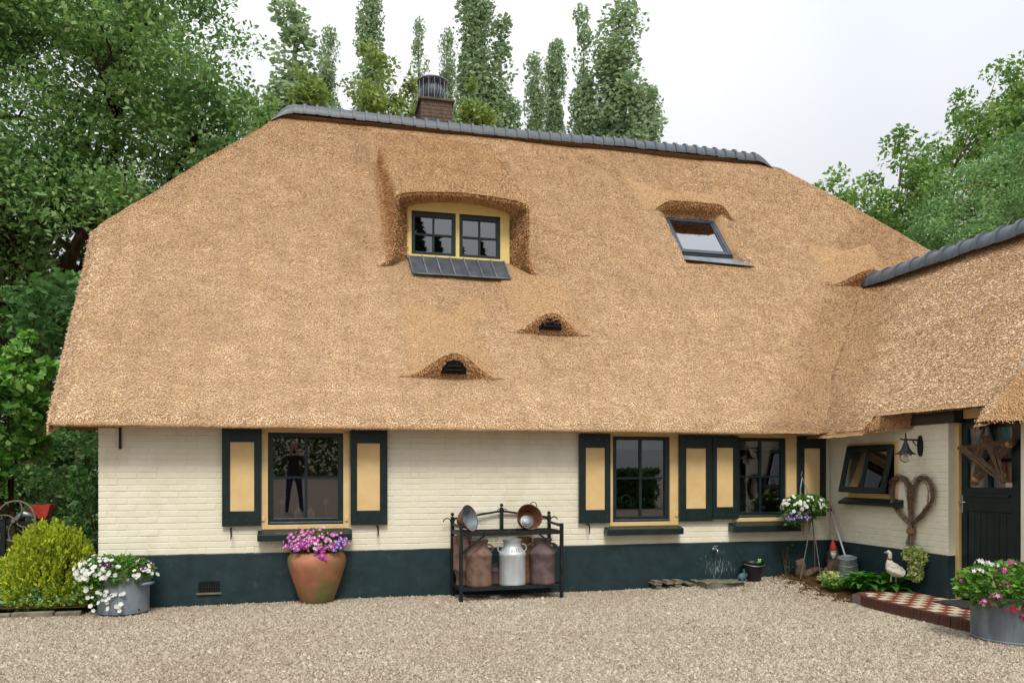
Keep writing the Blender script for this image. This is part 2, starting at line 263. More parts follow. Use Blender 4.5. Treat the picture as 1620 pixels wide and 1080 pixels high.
class MB:
    def __init__(s): s.v = []; s.f = []
    def add(s, v, f):
        b = len(s.v); s.v += [tuple(float(q) for q in p) for p in v]; s.f += [tuple(i + b for i in q) for q in f]; return s
    def box(s, x0, x1, y0, y1, z0, z1):
        return s.add([(x0, y0, z0), (x1, y0, z0), (x1, y1, z0), (x0, y1, z0), (x0, y0, z1), (x1, y0, z1), (x1, y1, z1), (x0, y1, z1)],
                     [(0, 3, 2, 1), (4, 5, 6, 7), (0, 1, 5, 4), (1, 2, 6, 5), (2, 3, 7, 6), (3, 0, 4, 7)])
    def bar(s, a, b, w, h=None):
        h = h or w; a = np.asarray(a, float); b = np.asarray(b, float); u, v, d = basis(b - a); P = []
        for p in (a, b):
            for i, j in ((-1, -1), (1, -1), (1, 1), (-1, 1)): P.append(p + u * i * w / 2 + v * j * h / 2)
        return s.add(P, [(3, 2, 1, 0), (4, 5, 6, 7), (0, 1, 5, 4), (1, 2, 6, 5), (2, 3, 7, 6), (3, 0, 4, 7)])
    def tube(s, pts, r, seg=8, caps=True):
        pts = np.asarray(pts, float); n = len(pts); r = [r] * n if np.isscalar(r) else r; P = []; Fc = []
        tang = np.gradient(pts, axis=0); u, v, _ = basis(tang[0])
        for i in range(n):
            d = tang[i] / (np.linalg.norm(tang[i]) + 1e-12); u = u - d * np.dot(u, d); u /= (np.linalg.norm(u) + 1e-12); v = np.cross(d, u)
            for k in range(seg): a = 2 * pi * k / seg; P.append(pts[i] + (u * cos(a) + v * sin(a)) * r[i])
        for i in range(n - 1):
            for k in range(seg): Fc.append((i * seg + k, i * seg + (k + 1) % seg, (i + 1) * seg + (k + 1) % seg, (i + 1) * seg + k))
        if caps: Fc.append(tuple(range(seg))[::-1]); Fc.append(tuple(range((n - 1) * seg, n * seg)))
        return s.add(P, Fc)
    def lathe(s, prof, seg=32, c=(0, 0, 0), sx=1.0, sy=1.0, caps=(True, False), axis=None):
        P = []; Fc = []; n = len(prof)
        for r, z in prof:
            for k in range(seg): a = 2 * pi * k / seg; P.append(V3(r * cos(a) * sx, r * sin(a) * sy, z))
        if axis is not None:
            u, v, d = basis(axis); P = [u * p[0] + v * p[1] + d * p[2] for p in P]
        P = [p + np.asarray(c, float) for p in P]
        for i in range(n - 1):
            for k in range(seg): Fc.append((i * seg + k, i * seg + (k + 1) % seg, (i + 1) * seg + (k + 1) % seg, (i + 1) * seg + k))
        if caps[0]: Fc.append(tuple(range(seg))[::-1])
        if caps[1]: Fc.append(tuple(range((n - 1) * seg, n * seg)))
        return s.add(P, Fc)
    def quad(s, a, b, c, d): return s.add([a, b, c, d], [(0, 1, 2, 3)])
    def grid(s, G):
        G = np.asarray(G, float); n, m = G.shape[:2]
        return s.add(G.reshape(-1, 3), [(i * m + j, i * m + j + 1, (i + 1) * m + j + 1, (i + 1) * m + j) for i in range(n - 1) for j in range(m - 1)])
    def build(s, name, mat, parent=None, smooth=False, bevel=0.0, loc=None, kind=None):
        me = bpy.data.meshes.new(name); me.from_pydata(s.v, [], s.f); me.update()
        o = link(name, me, mat, parent, smooth, loc, kind)
        if bevel: b = o.modifiers.new('bevel', 'BEVEL'); b.width = bevel; b.segments = 2; b.limit_method = 'ANGLE'; b.angle_limit = radians(40)
        return o
def autosmooth(o, ang=40):
    o.data.polygons.foreach_set('use_smooth', np.ones(len(o.data.polygons), bool)); o.data.set_sharp_from_angle(angle=radians(ang)); return o
def n3(p, seed=0.0):
    """cheap smooth 3-D noise in about -1..1 (sums of sines)"""
    x, y, z = p[..., 0], p[..., 1], p[..., 2]; s = seed
    return (np.sin(1.7 * x + 2.3 * y + s) * np.cos(1.3 * z - 0.7 * x + 1.1 * s) + np.sin(3.1 * y - 1.9 * z + 2 * s) * np.cos(2.7 * x + s) * 0.6 + np.sin(5.3 * x + 4.1 * z + 3 * s) * np.cos(4.7 * y - s) * 0.35) / 1.6

# ---------------------------------------------------------------- scattering helpers
def straw_mesh(name, quads, count, L=(0.018, 0.046), W=(0.005, 0.0105), lift=(0.04, 0.38), spread=0.4, down=None):
    """thousands of cut reed ends lying down the slope of the given quads (N,4,3)"""
    q = np.asarray(quads, float)
    a = 0.5 * (np.linalg.norm(np.cross(q[:, 1] - q[:, 0], q[:, 3] - q[:, 0]), axis=1) + np.linalg.norm(np.cross(q[:, 1] - q[:, 2], q[:, 3] - q[:, 2]), axis=1))
    idx = rng.choice(len(q), count, p=a / a.sum()); s, t = rng.random((2, count, 1)); Q = q[idx]
    p = (Q[:, 0] * (1 - s) + Q[:, 1] * s) * (1 - t) + (Q[:, 3] * (1 - s) + Q[:, 2] * s) * t
    n = np.cross(Q[:, 1] - Q[:, 0], Q[:, 3] - Q[:, 0]); n /= np.linalg.norm(n, axis=1, keepdims=True) + 1e-12
    dn = np.broadcast_to(np.array([0, 0, -1.0]) if down is None else np.asarray(down, float), n.shape)
    d = dn - n * np.sum(dn * n, axis=1, keepdims=True); d /= np.linalg.norm(d, axis=1, keepdims=True) + 1e-9
    w = np.cross(n, d); ang = rng.normal(0, spread, (count, 1)); d2 = d * np.cos(ang) + w * np.sin(ang); w2 = np.cross(n, d2)
    tl = rng.uniform(*lift, (count, 1)); ln = rng.uniform(*L, (count, 1)); wd = rng.uniform(*W, (count, 1))
    tip = p + (d2 * np.cos(tl) + n * np.sin(tl)) * ln; base = p - n * 0.01 - d2 * 0.01
    roll = rng.normal(0, 0.5, (count, 1)); w3 = w2 * np.cos(roll) + n * np.sin(roll)
    v = np.empty((count, 3, 3)); v[:, 0] = base - w3 * wd * .3; v[:, 1] = tip - w3 * wd * .5; v[:, 2] = tip + w3 * wd * .5
    return fast_mesh(name, v.reshape(-1, 3), np.arange(count * 3).reshape(-1, 3))
def leaf_mesh(name, pts, size, aspect=0.6, out=None, up=0.3, var=0.5, fold=True):
    pts = np.asarray(pts, float); n = len(pts)
    d = rng.normal(0, 1, (n, 3)); d[:, 2] *= 0.7
    if out is not None: d += out
    d /= np.linalg.norm(d, axis=1, keepdims=True) + 1e-9
    nn = rng.normal(0, 1, (n, 3)); nn[:, 2] = np.abs(nn[:, 2]) + up
    nn -= d * np.sum(nn * d, axis=1, keepdims=True); nn /= np.linalg.norm(nn, axis=1, keepdims=True) + 1e-9
    w = np.cross(nn, d); sz = size * (1 + rng.uniform(-var, var, (n, 1)))
    v = np.empty((n, 4, 3)); v[:, 0] = pts - d * sz * .5; v[:, 2] = pts + d * sz * .5
    v[:, 1] = pts + w * sz * aspect * .5 + nn * sz * .08 - d * sz * 0.05; v[:, 3] = pts - w * sz * aspect * .5 + nn * sz * .08 - d * sz * 0.05
    return fast_mesh(name, v.reshape(-1, 3), np.arange(n * 4).reshape(-1, 4))
def ell_pts(n, c, r, shell=0.0):
    d = rng.normal(0, 1, (n, 3)); d /= np.linalg.norm(d, axis=1, keepdims=True); rad = (shell ** 3 + (1 - shell ** 3) * rng.random((n, 1))) ** (1 / 3)
    return np.asarray(c) + d * rad * np.asarray(r)
def clumps(centers, per, cr, flat=0.7):
    c = np.repeat(centers, per, axis=0); n = len(c); d = rng.normal(0, 1, (n, 3)); d /= np.linalg.norm(d, axis=1, keepdims=True)
    rad = rng.random((n, 1)) ** 0.45; rr = cr * np.repeat(rng.uniform(.6, 1.35, (len(centers), 1)), per, axis=0)
    o = d * rad * rr; o[:, 2] *= flat; return c + o, d

# ================================================================ THE SETTING
def sm(t): t = np.clip(t, 0, 1); return t * t * (3 - 2 * t)
def ground_z(x, y):
    x = np.asarray(x, float); y = np.asarray(y, float)
    return 0.10 * sm((x - 3.6) / 3.2) * sm((y + 1.6) / 1.6) + 0.012 * np.sin(1.1 * x + .6) * np.cos(1.4 * y) * sm((y + 6) / 3)
_xs = np.concatenate([[-400, -150, -60, -30, -16], np.arange(-10, 12.01, 0.5), [18, 30, 60, 150, 400]])
_ys = np.concatenate([[-400, -150, -60, -30], np.arange(-16, 2.01, 0.5), [6, 14, 30, 60, 150, 400]])
_G = np.array([[(x, y, float(ground_z(x, y)) - 0.006) for x in _xs] for y in _ys])
ground = MB().grid(_G).build('ground', 'gravel_bed', smooth=True); ground['kind'] = 'structure'; ground['label'] = 'beige pebble gravel yard in front of the thatched house'
# loose pebbles of the yard: one uncountable mass, every pebble a small faceted stone
def pebbles(n, x0, x1, y0, y1, size):
    x = rng.uniform(x0, x1, n * 2); y = rng.uniform(y0, y1, n * 2)
    d = (np.stack([x, y], 1) - CC[:2]) @ CF[:2]; lat = (np.stack([x, y], 1) - CC[:2]) @ CR[:2]
    ok = (d > 5.2) & (np.abs(lat) < d * 0.74 + 0.4) & ((y < 0.02) | (x < -2.6)) & ~((x > 6.24) & (y < -1.5)) & ~((x > 7.1)) & ~((x < -2.6) & (y > -0.35))
    x, y = x[ok][:n], y[ok][:n]; n = len(x); s = size * rng.lognormal(0, 0.38, n); z = ground_z(x, y)
    a0 = rng.uniform(0, 2 * pi, n); v = np.empty((n, 5, 3)); asp = rng.uniform(.55, 1, n)
    for k in range(4):
        a = a0 + k * pi / 2 + rng.normal(0, .25, n); rr = s * .5 * (asp if k % 2 else 1) * rng.uniform(.8, 1.2, n)
        v[:, k] = np.stack([x + rr * np.cos(a), y + rr * np.sin(a), z - 0.004 + rng.uniform(-.2, .25, n) * s * .5], 1)
    v[:, 4] = np.stack([x + rng.normal(0, .12, n) * s, y + rng.normal(0, .12, n) * s, z + s * rng.uniform(.25, .55, n)], 1)
    b = np.arange(n)[:, None, None] * 5; f = np.array([[0, 1, 4], [1, 2, 4], [2, 3, 4], [3, 0, 4]])[None] + b
    return v.reshape(-1, 3), f.reshape(-1, 3)
_v, _f = pebbles(235000, -8, 9, -6.4, 1.2, 0.0165)
gravel = link('gravel', fast_mesh('gravel', _v, _f), 'gravel', kind='stuff'); gravel['label'] = 'loose beige and brown pebbles covering the yard'

# planting bed and kerb at the left corner of the house
_G = np.array([[(x, y, 0.02 + 0.03 * sin(3 * x) * cos(4 * y) + 0.06) for x in np.linspace(-12, -2.6, 30)] for y in np.linspace(-0.32, 14, 40)])
bed = MB().grid(_G).build('planting_bed', 'soil', smooth=True); bed['kind'] = 'structure'; bed['label'] = 'dark soil bed beside the left corner of the house'
kerb = bpy.data.objects.new('kerb', None); COL.objects.link(kerb); kerb['kind'] = 'structure'
x = -6.2
while x < -2.75:
    w = random.uniform(.42, .55); z = random.uniform(-.006, .006)
    MB().box(x, min(x + w - .012, -2.62), -.40, -.32, -.05, .045 + z).build('kerb_stone', 'stone', kerb, bevel=.012); x += w

# ================================================================ THE HOUSE
XW = 7.17                                    # plane of the wing's long wall
house = thing('thatched_farmhouse', 'long cream brick farmhouse with thatched roof, dormer and dark green plinth', 'house')
SL = radians(50); TAN = math.tan(SL); EY, EZ = -0.45, 2.145
RU = V3(0, cos(SL), sin(SL)); RN = V3(0, -sin(SL), cos(SL)); V_R = 7.56          # up-slope, normal, eave-to-ridge length
R_Y, R_Z = EY + V_R * cos(SL), EZ + V_R * sin(SL)
def roof_z(y): return EZ + (y - EY) * TAN
WEX, WEZ, WRX, WRZ = 6.72, 2.12, 9.21, 4.80; WT = (WRZ - WEZ) / (WRX - WEX)     # wing eave, ridge, slope
def wing_z(x): return WEZ + (x - WEX) * WT

# ---- walls
frames = {}                                   # window openings in the front wall, read off the photograph
def opening(key, l, r, b, t=None): frames[key] = (WX(l), WX(r), WZ((l + r) / 2, b), 2.14)
opening('a', 414, 553, 836); opening('b', 964, 1073, 831); opening('c', 1160, 1264, 824)
WALL_T, PL = 2.30, 0.605
xs = sorted([-2.54, XW] + [v for f in frames.values() for v in f[:2]])
wall = MB()
def wall_cells(lo, hi, zt, holes, zl):
    """rectangles of wall between z=zl and zt leaving the holes free: list of (a, b, z0, z1)"""
    es = sorted([lo, hi] + [v for h in holes for v in h[:2]]); out = []
    for a, b in zip(es[:-1], es[1:]):
        m = (a + b) / 2; h = [q for q in holes if q[0] < m < q[1]]
        if h: out += [(a, b, zl, h[0][2]), (a, b, h[0][3], zt)]
        else: out.append((a, b, zl, zt))
    return out
for a, b, z0, z1 in wall_cells(-2.535, XW, WALL_T, list(frames.values()), PL): wall.box(a, b, .0042, .30, z0, z1)
front_wall = wall.build('front_wall', 'cream', house)
wing_open = (float(on_wing(1421, 745)[1]), float(on_wing(1343, 745)[1]), float(on_wing(1380, 787)[2]), float(on_wing(1380, 700)[2]))
DOOR_Y0, DOOR_Y1 = -3.225, float(on_wing(1500, 745)[1])
ww = MB()
for a, b, z0, z1 in wall_cells(DOOR_Y1, 0.0, 2.30, [wing_open], PL): ww.box(XW + .0042, XW + .30, a, b, z0, z1)
ww.box(XW, 11.2, -3.36, DOOR_Y0, PL, 2.75)
wing_wall = ww.build('wing_wall', 'cream', house)
gab = MB()      # left gable wall, back wall
gab.add([(-2.54, .01, 0), (-2.54, 8.8, 0), (-2.54, 8.8, 2.3), (-2.54, 6.6, 5.0), (-2.54, 2.2, 5.0), (-2.54, .01, 2.3)], [(5, 4, 3, 2, 1, 0)])
gab.box(-2.54, 12, 8.75, 9.0, 0, 2.3); gab.box(11.0, 11.2, -3.2, 8.8, 0, 2.3)
gab.build('gable_wall', 'cream', house)
pl = MB(); _px = np.linspace(-2.552, XW - .012, 70); _pz = PL + .005 * np.sin(_px * 3.1) * np.cos(_px * 1.3 + 1) + .0025 * np.sin(_px * 11)     # hand-painted edge
pl.add([(x, -.012, -.1) for x in _px] + [(x, -.012, z) for x, z in zip(_px, _pz)] + [(x, .1, z) for x, z in zip(_px, _pz)], [(i, i + 1, 71 + i, 70 + i) for i in range(69)] + [(70 + i, 71 + i, 141 + i, 140 + i) for i in range(69)]); pl.box(-2.552, XW - .2, .101, .3, -.1, PL - .02)
pl.box(XW - .012, XW + .29, DOOR_Y1, -.0125, -.1, PL); pl.box(XW - .012, 11.2, -3.372, DOOR_Y0, -.1, PL); pl.box(-2.552, -2.4, .3, 8.8, -.1, PL)
_pm = M['plinth']; _N, _L = _pm.node_tree.nodes, _pm.node_tree.links; _B = _N['Principled BSDF']; _col = _B.inputs['Base Color'].links[0].from_socket
_tc = _N.new('ShaderNodeTexCoord'); _tp = on_wall(1135, 890)
_mp = _N.new('ShaderNodeMapping'); _mp.inputs['Location'].default_value = (-_tp[0] / .30, 0, -_tp[2] / .26 + .25); _mp.inputs['Scale'].default_value = (1 / .30, .1, 1 / .26); _L.new(_tc.outputs['Object'], _mp.inputs[0])
_ln = _N.new('ShaderNodeVectorMath'); _ln.operation = 'LENGTH'; _L.new(_mp.outputs[0], _ln.inputs[0])
_m2 = _N.new('ShaderNodeMapping'); _m2.inputs['Scale'].default_value = (34, 1, 7); _L.new(_tc.outputs['Object'], _m2.inputs[0]); _n2 = _N.new('ShaderNodeTexNoise'); _n2.inputs['Scale'].default_value = 1.6; _n2.inputs['Detail'].default_value = 6; _L.new(_m2.outputs[0], _n2.inputs['Vector'])
_su = _N.new('ShaderNodeMath'); _su.operation = 'MULTIPLY_ADD'; _su.inputs[1].default_value = -.16; _L.new(_ln.outputs['Value'], _su.inputs[0]); _L.new(_n2.outputs['Fac'], _su.inputs[2])
_rr = ramp(_N, [(0, 0, 0, 1), (.75, .75, .75, 1)], [.45, .62]); _L.new(_su.outputs[0], _rr.inputs[0]); _mx = _N.new('ShaderNodeMixRGB'); _mx.inputs[2].default_value = srgb('#8b979a'); _L.new(_rr.outputs[0], _mx.inputs[0]); _L.new(_col, _mx.inputs[1]); _L.new(_mx.outputs[0], _B.inputs['Base Color'])
pl.build('plinth', 'plinth', house, bevel=.006)

# ---- painted bricks: 300 nearest are objects, the rest one mesh of the same bricks
CH, BL, J = 0.0755, 0.222, 0.010
def brick_mesh(L, H, D=.03, ch=.004, seed=0):
    r = random.Random(seed); w = lambda: r.uniform(-.0012, .0012)
    o = [(0, 0), (L, 0), (L, H), (0, H)]; i = [(ch, ch), (L - ch, ch), (L - ch, H - ch), (ch, H - ch)]
    v = [(p[0], D, p[1]) for p in o] + [(p[0] + w(), .0026 + w(), p[1] + w()) for p in o] + [(p[0], w(), p[1]) for p in i]
    f = [(8, 9, 10, 11)] + [(4 + k, 4 + (k + 1) % 4, 8 + (k + 1) % 4, 8 + k) for k in range(4)] + [(k, (k + 1) % 4, 4 + (k + 1) % 4, 4 + k) for k in range(4)]
    return v, f
bricks = []                                   # (dist, wall, along, z, length)
def lay(lo, hi, zt, holes, z0, which):
    row = 0; z = z0 + .004
    while z < zt:
        x = lo - (0 if row % 2 else BL / 2) - random.uniform(0, .03)
        while x < hi:
            L = BL - J if random.random() > .12 else BL / 2 - J
            a, b = max(x, lo), min(x + L, hi); segs = [(a, b)]
            for h in holes:
                if z + CH > h[2] + .01 and z < h[3]:
                    n = []
                    for p, q in segs:
                        if q <= h[0] or p >= h[1]: n.append((p, q)); continue
                        if p < h[0]: n.append((p, h[0] - .002))
                        if q > h[1]: n.append((h[1] + .002, q))
                    segs = n
            for p, q in segs:
                if q - p > .03: bricks.append((which, p, z, q - p))
            x += L + J
        z += CH; row += 1
lay(-2.54, XW - .002, 2.24, list(frames.values()), PL, 'f'); lay(DOOR_Y1, -.004, 2.22, [wing_open], PL, 'w')
def bdist(b): p = V3(b[1], 0, b[2]) if b[0] == 'f' else V3(XW, b[1], b[2]); return np.linalg.norm(p - CC)
bricks.sort(key=bdist)
vis = [b for b in bricks if not (b[0] == 'f' and 1.7 < b[1] < 3.2 and b[2] < 1.3)][:300]; vs = set(vis)
_cache = {}
def brick_me(L, k):
    key = (round(L / .02), k)
    if key not in _cache:
        v, f = brick_mesh(1.0, CH - J, ch=.004, seed=k); Lr = key[0] * .02
        v = [(p[0] * Lr if p[0] < .5 else Lr - (1 - p[0]), p[1], p[2]) for p in v]
        me = bpy.data.meshes.new('brick'); me.from_pydata(v, [], f); me.update(); me.materials.append(M['cream']); _cache[key] = (me, Lr)
    return _cache[key]
rest = {'f': MB(), 'w': MB()}
for b in bricks:
    k = random.randrange(5); jy = random.uniform(-.0018, .001)
    if b in vs:
        me, Lr = brick_me(b[3], k); o = bpy.data.objects.new('brick', me); COL.objects.link(o)
        o.scale = (b[3] / Lr, 1, 1)
        if b[0] == 'f': o.parent = front_wall; o.location = (b[1], jy, b[2])
        else: o.parent = wing_wall; o.rotation_euler = (0, 0, -pi / 2); o.location = (XW + jy, b[1] + b[3], b[2])
    else:
        v, f = brick_mesh(b[3], CH - J, seed=k)
        if b[0] == 'f': v = [(p[0] + b[1], p[1] + jy, p[2] + b[2]) for p in v]
        else: v = [(XW + p[1] + jy, b[1] + b[3] - p[0], p[2] + b[2]) for p in v]
        rest[b[0]].add(v, f)
rest['f'].build('brickwork', 'cream', front_wall, kind='stuff'); rest['w'].build('brickwork', 'cream', wing_wall, kind='stuff')

# ---- main thatch: dense sheet over the slope with its swellings
HIPV = 3.80
def xl(v):
    t = np.clip((v - HIPV) / (V_R - HIPV), 0, 1)
    return np.where(v < HIPV, -3.0 - .17 * v / HIPV, -3.17 + 2.41 * (t - 0.025 * np.sin(pi * t) ))
def xr(v):
    t = np.clip((V_R - v) / V_R, 0, 1); return 8.85 + 5.9 * (t + .02 * np.sin(pi * np.clip(t * 2, 0, 1)))
def roof_off(x, v):
    y = EY + v * cos(SL); z = EZ + v * sin(SL)
    o = 0.022 * n3(np.stack([x * .9, v * .9, x * 0], -1), 1.3) + 0.010 * n3(np.stack([x * 3.1, v * 2.7, x * 0], -1), 4.0)
    o -= 0.055 * sm((0.25 - v) / 0.25) ** 2                                   # rounded eave
    o -= 0.16 * sm((.30 - (x - xl(v))) / .30) ** 2                                   # rounded verge
    o -= 0.10 * sm((v - (V_R - .3)) / .3)
    d = (z - wing_z(x)); k = .55; k = 1.3; h = np.clip(k - np.abs(d), 0, None) / k; o += k * .25 * h * h * cos(SL) * sm((z - 2.12) / .7) * sm((4.85 - z) / .65)   # soft valley
        # dormer base: thatch swells up towards it
    o += 0.05 * np.exp(-((x - 2.0) / 1.25) ** 4) * sm((v - 4.2) / .8) * sm((7.2 - v) / 1.5)
    # brow above the roof window, and its recess
    bx = np.clip(1 - ((x - 6.40) / 0.92) ** 2, 0, 1)
    o += 0.05 * bx * sm((v - 5.12) / .07) * np.exp(-np.clip(v - 5.19, 0, 9) / .45)
    inx = sm((x - 5.84) / .05) * sm((SKX1(v) - x) / .05); inv = np.clip((v - 3.72) / .38, 0, 1) * sm((5.17 - v) / .05)
    o -= 0.09 * inx * inv
    o += 0.10 * (np.exp(-((x - SKX1(v) - .10) / .13) ** 2) + np.exp(-((x - 5.72) / .13) ** 2)) * sm((v - 3.7) / .3) * sm((5.5 - v) / .4)
    return o
def SKX1(v): return 6.86 + .30 * sm((4.25 - v) / .5)
xg = np.concatenate([np.linspace(-3.4, 9.6, 325), np.linspace(9.75, 15, 30)]); vg = np.concatenate([np.linspace(0, .4, 14), np.linspace(.43, V_R, 180)])
X, Vv = np.meshgrid(xg, vg); XL, XR = xl(Vv), xr(Vv); Xc = np.clip(X, XL, XR)
O = roof_off(Xc, Vv)
G = np.stack([Xc, EY + Vv * cos(SL) - O * sin(SL), EZ + Vv * sin(SL) + O * cos(SL)], -1)
n_r, n_c = G.shape[:2]
ii, jj = np.meshgrid(np.arange(n_r - 1), np.arange(n_c - 1), indexing='ij')
Fq = np.stack([ii * n_c + jj, ii * n_c + jj + 1, (ii + 1) * n_c + jj + 1, (ii + 1) * n_c + jj], -1).reshape(-1, 4)
P4 = G.reshape(-1, 3)[Fq]; cx = P4[:, :, 0].mean(1); wid = np.linalg.norm(P4[:, 1] - P4[:, 0], axis=1) + np.linalg.norm(P4[:, 2] - P4[:, 3], axis=1)
cy = P4[:, :, 1].mean(1)
in_dormer = (cx > 1.24) & (cx < 2.79) & (cy > 1.80) & (cy < 3.1)
keep = (wid > 1e-4) & ~in_dormer
Fk = Fq[keep]
roof = link('roof', fast_mesh('roof', G.reshape(-1, 3), Fk), 'thatch', house, smooth=True)
hidden = (cx > 9.3) & (P4[:, :, 2].mean(1) < wing_z(WRX) - .3)
in_sky = (cx > 5.86) & (cx < 6.9) & (cy > 2.0) & (cy < 2.85)
sq = P4[keep & ~hidden & ~in_sky & (np.repeat(vg[:-1], n_c - 1) > .05)]
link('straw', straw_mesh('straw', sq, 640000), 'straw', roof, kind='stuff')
# under-side, verge ends, hip end and back slope
TH = .34
rb = MB()
rb.quad((-2.98, EY + .042, EZ - .036), (WEX + .1, EY + .042, EZ - .036), (WEX + .1, .32, 2.26), (-3.0, .32, 2.26))
vs_ = np.linspace(0, HIPV, 12)
for a, b in zip(vs_[:-1], vs_[1:]):                                            # cut verge at the left gable
    pa, pb = V3(float(xl(a)) + .03, EY, EZ) + RU * a - RN * .17, V3(float(xl(b)) + .03, EY, EZ) + RU * b - RN * .17
    ia, ib = pa - RN * TH + V3(.12, 0, 0), pb - RN * TH + V3(.12, 0, 0)
    if a < .3: ia = V3(-2.9, EY + .16, EZ - .0)
    rb.quad(pa, pb, ib, ia); rb.quad(ia, ib, ib + V3(.6, 0, 0), ia + V3(.6, 0, 0))
hz = EZ + HIPV * sin(SL); hy = EY + HIPV * cos(SL); by = 2 * R_Y - hy
rb.quad((-3.08, hy + .12, hz - .16), (-3.08, by, hz - .16), (-2.5, by, hz - .1), (-2.5, hy + .2, hz - .1))
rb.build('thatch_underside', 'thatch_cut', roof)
hp = []
for t in np.linspace(0, 1, 14):
    v = HIPV + t * (V_R - HIPV); xx = float(xl(v)); y0 = EY + v * cos(SL) + .10; zz = EZ + v * sin(SL) - .11
    hp.append([(xx + .04 - .06 * sin(pi * s), y0 + (2 * R_Y - 2 * y0) * s, zz + .05 * sin(pi * s)) for s in np.linspace(0, 1, 8)])
hp = np.array(hp); link('hip_straw', straw_mesh('hip_straw_left', np.stack([hp[:-1, :-1], hp[1:, :-1], hp[1:, 1:], hp[:-1, 1:]], 2).reshape(-1, 4, 3), 22000), 'straw', roof, kind='stuff'); hipo = MB().grid(hp); hipo.quad((-3.1, 2 * R_Y - EY, EZ), (14.7, 2 * R_Y - EY, EZ), (8.8, R_Y + .02, R_Z - .03), (-3.1, R_Y + 2.5, 5.0))
hipo.quad((-3.1, R_Y + 2.45, 5.05), (8.8, R_Y + .02, R_Z - .03), (8.8, R_Y + .01, R_Z - .02), (-.8, R_Y + .02, R_Z - .03))
hipo.build('back_slope', 'thatch', roof)
# eave fringe: reed ends hanging from the cut edge
eq = [((x, EY + .035, EZ - .025), (x + .1, EY + .035, EZ - .025), (x + .1, EY + .09, EZ - .04), (x, EY + .09, EZ - .04)) for x in np.arange(-2.9, WEX - .1, .1)]
link('eave_fringe', straw_mesh('eave_fringe', eq, 9000, L=(.008, .026), W=(.004, .01), lift=(-.2, .9), spread=.5, down=(0, -.3, -1)), 'straw', roof, kind='stuff')

# ---- ridge tiles
def ridge_tile_mesh(L, w, h, name='ridge_tile'):
    mb = MB(); seg = 10; prof = [(cos(a) * w, sin(a) * h) for a in np.linspace(-.12, pi + .12, seg)]
    def ring(x, s): return [(x, p[0] * s, p[1] * s + (s - 1) * .0) for p in prof]
    rings = [ring(0, 1.0), ring(L * .80, .97), ring(L * .82, 1.14), ring(L * 1.02, 1.14), ring(L * 1.02, .92)]
    mb.grid([[q for q in r] for r in rings]); mb.f = [tuple(reversed(f)) for f in mb.f]
    me = bpy.data.meshes.new(name); me.from_pydata(mb.v, [], mb.f); me.update(); me.materials.append(M['ridge']); me.polygons.foreach_set('use_smooth', np.ones(len(me.polygons), bool)); me.set_sharp_from_angle(angle=radians(35))
    return me
x0, x1 = -.50, 8.52; nt = 42; pit = (x1 - x0) / nt; tm = ridge_tile_mesh(pit, .17, .19)
for i in range(nt):
    o = bpy.data.objects.new('ridge_tile', tm); COL.objects.link(o); o.parent = roof
    o.location = (x0 + i * pit, R_Y + .02 + random.uniform(-.006, .006), R_Z - .06 + random.uniform(-.006, .006) + .02 * cos(i * .2)); o.rotation_euler = (random.uniform(-.02, .02), random.uniform(-.015, .015), 0)
for x, sgn in ((x0, -1), (x1, 1)):                                             # hip caps at both ends
    mb = MB(); rows = []
    for t in np.linspace(0, 1, 5):
        rows.append([(x + sgn * .36 * t, R_Y + .02 + cos(a) * (.185 + .06 * t), R_Z - .06 + sin(a) * (.20 - .0 * t) * (1 - t ** 2 * .85) - .20 * t ** 1.5) for a in np.linspace(-.12, pi + .12, 10)])
    mb.grid(rows).build('ridge_end_tile', 'ridge', roof, smooth=True)

# ---- dormer
YD = 1.79; DXC = 2.02
sec_a = np.array([0, .3, .6, .8, .9, .96, .99, 1.0, 1.003, 1.006, 1.01, 1.02, 1.05, 1.10, 1.18, 1.30, 1.45])
sec_g = np.array([1.03, 1.025, 1.01, .99, .975, .955, .93, .88, .74, .58, .42, .29, .17, .09, .04, .0, -.06])
SA = np.concatenate([-sec_a[:0:-1], sec_a]); SG = np.concatenate([sec_g[:0:-1], sec_g])
def hood_z(y): return 5.66 + (y - 1.39) * (7.72 - 5.66) / (4.3 - 1.39)
rows = []
for t in np.linspace(0, 1, 34):
    r = []
    for a, g in zip(SA, SG):
        gg = max(0, min(1, g)); yf = 1.60 - .24 * gg ** .8; y = yf + (4.25 - yf) * t ** .9
        xc = DXC - .09 * t; hgt = hood_z(y) - roof_z(y); hw = 1.0 + .05 * t
        aa = a if abs(a) <= 1 else math.copysign(1 + (abs(a) - 1) * (1.0 if t < .6 else 1.0), a)
        z = roof_z(y) + hgt * g + .012 * n3(np.array([a * 3., y * 3, 0.]), 2.2)
        r.append((xc + hw * aa, y, z - (.03 if t == 1 else 0)))
    rows.append(r)
DG = np.array(rows)
inner = []
for a, g in zip(SA, SG):
    gg = max(0, min(1.035, g)); aa = max(-1, min(1, a))
    inner.append((DXC + .80 * aa + (.0 if abs(a) <= 1 else math.copysign(.25 * min(.5, abs(a) - 1), a) * (gg < .1)), YD - .05 - .0 * gg, 4.70 + (5.60 - 4.70) * min(1, gg) + .075 * (1 - min(1, abs(a)) ** 2)))
ring = [[p0 * (1 - s) + p1 * s for p0, p1 in zip(DG[0], np.array(inner))] for s in (0, .12, .35, .65, 1.0)]
ring = np.array(ring); ring[1, :, 2] -= .02; ring[1, :, 1] -= .02
mb = MB().grid(DG); dormer = mb.build('dormer', 'thatch', house, smooth=True)
MB().grid(ring[::-1]).build('thatch_reveal', 'thatch_cut', dormer, smooth=True)
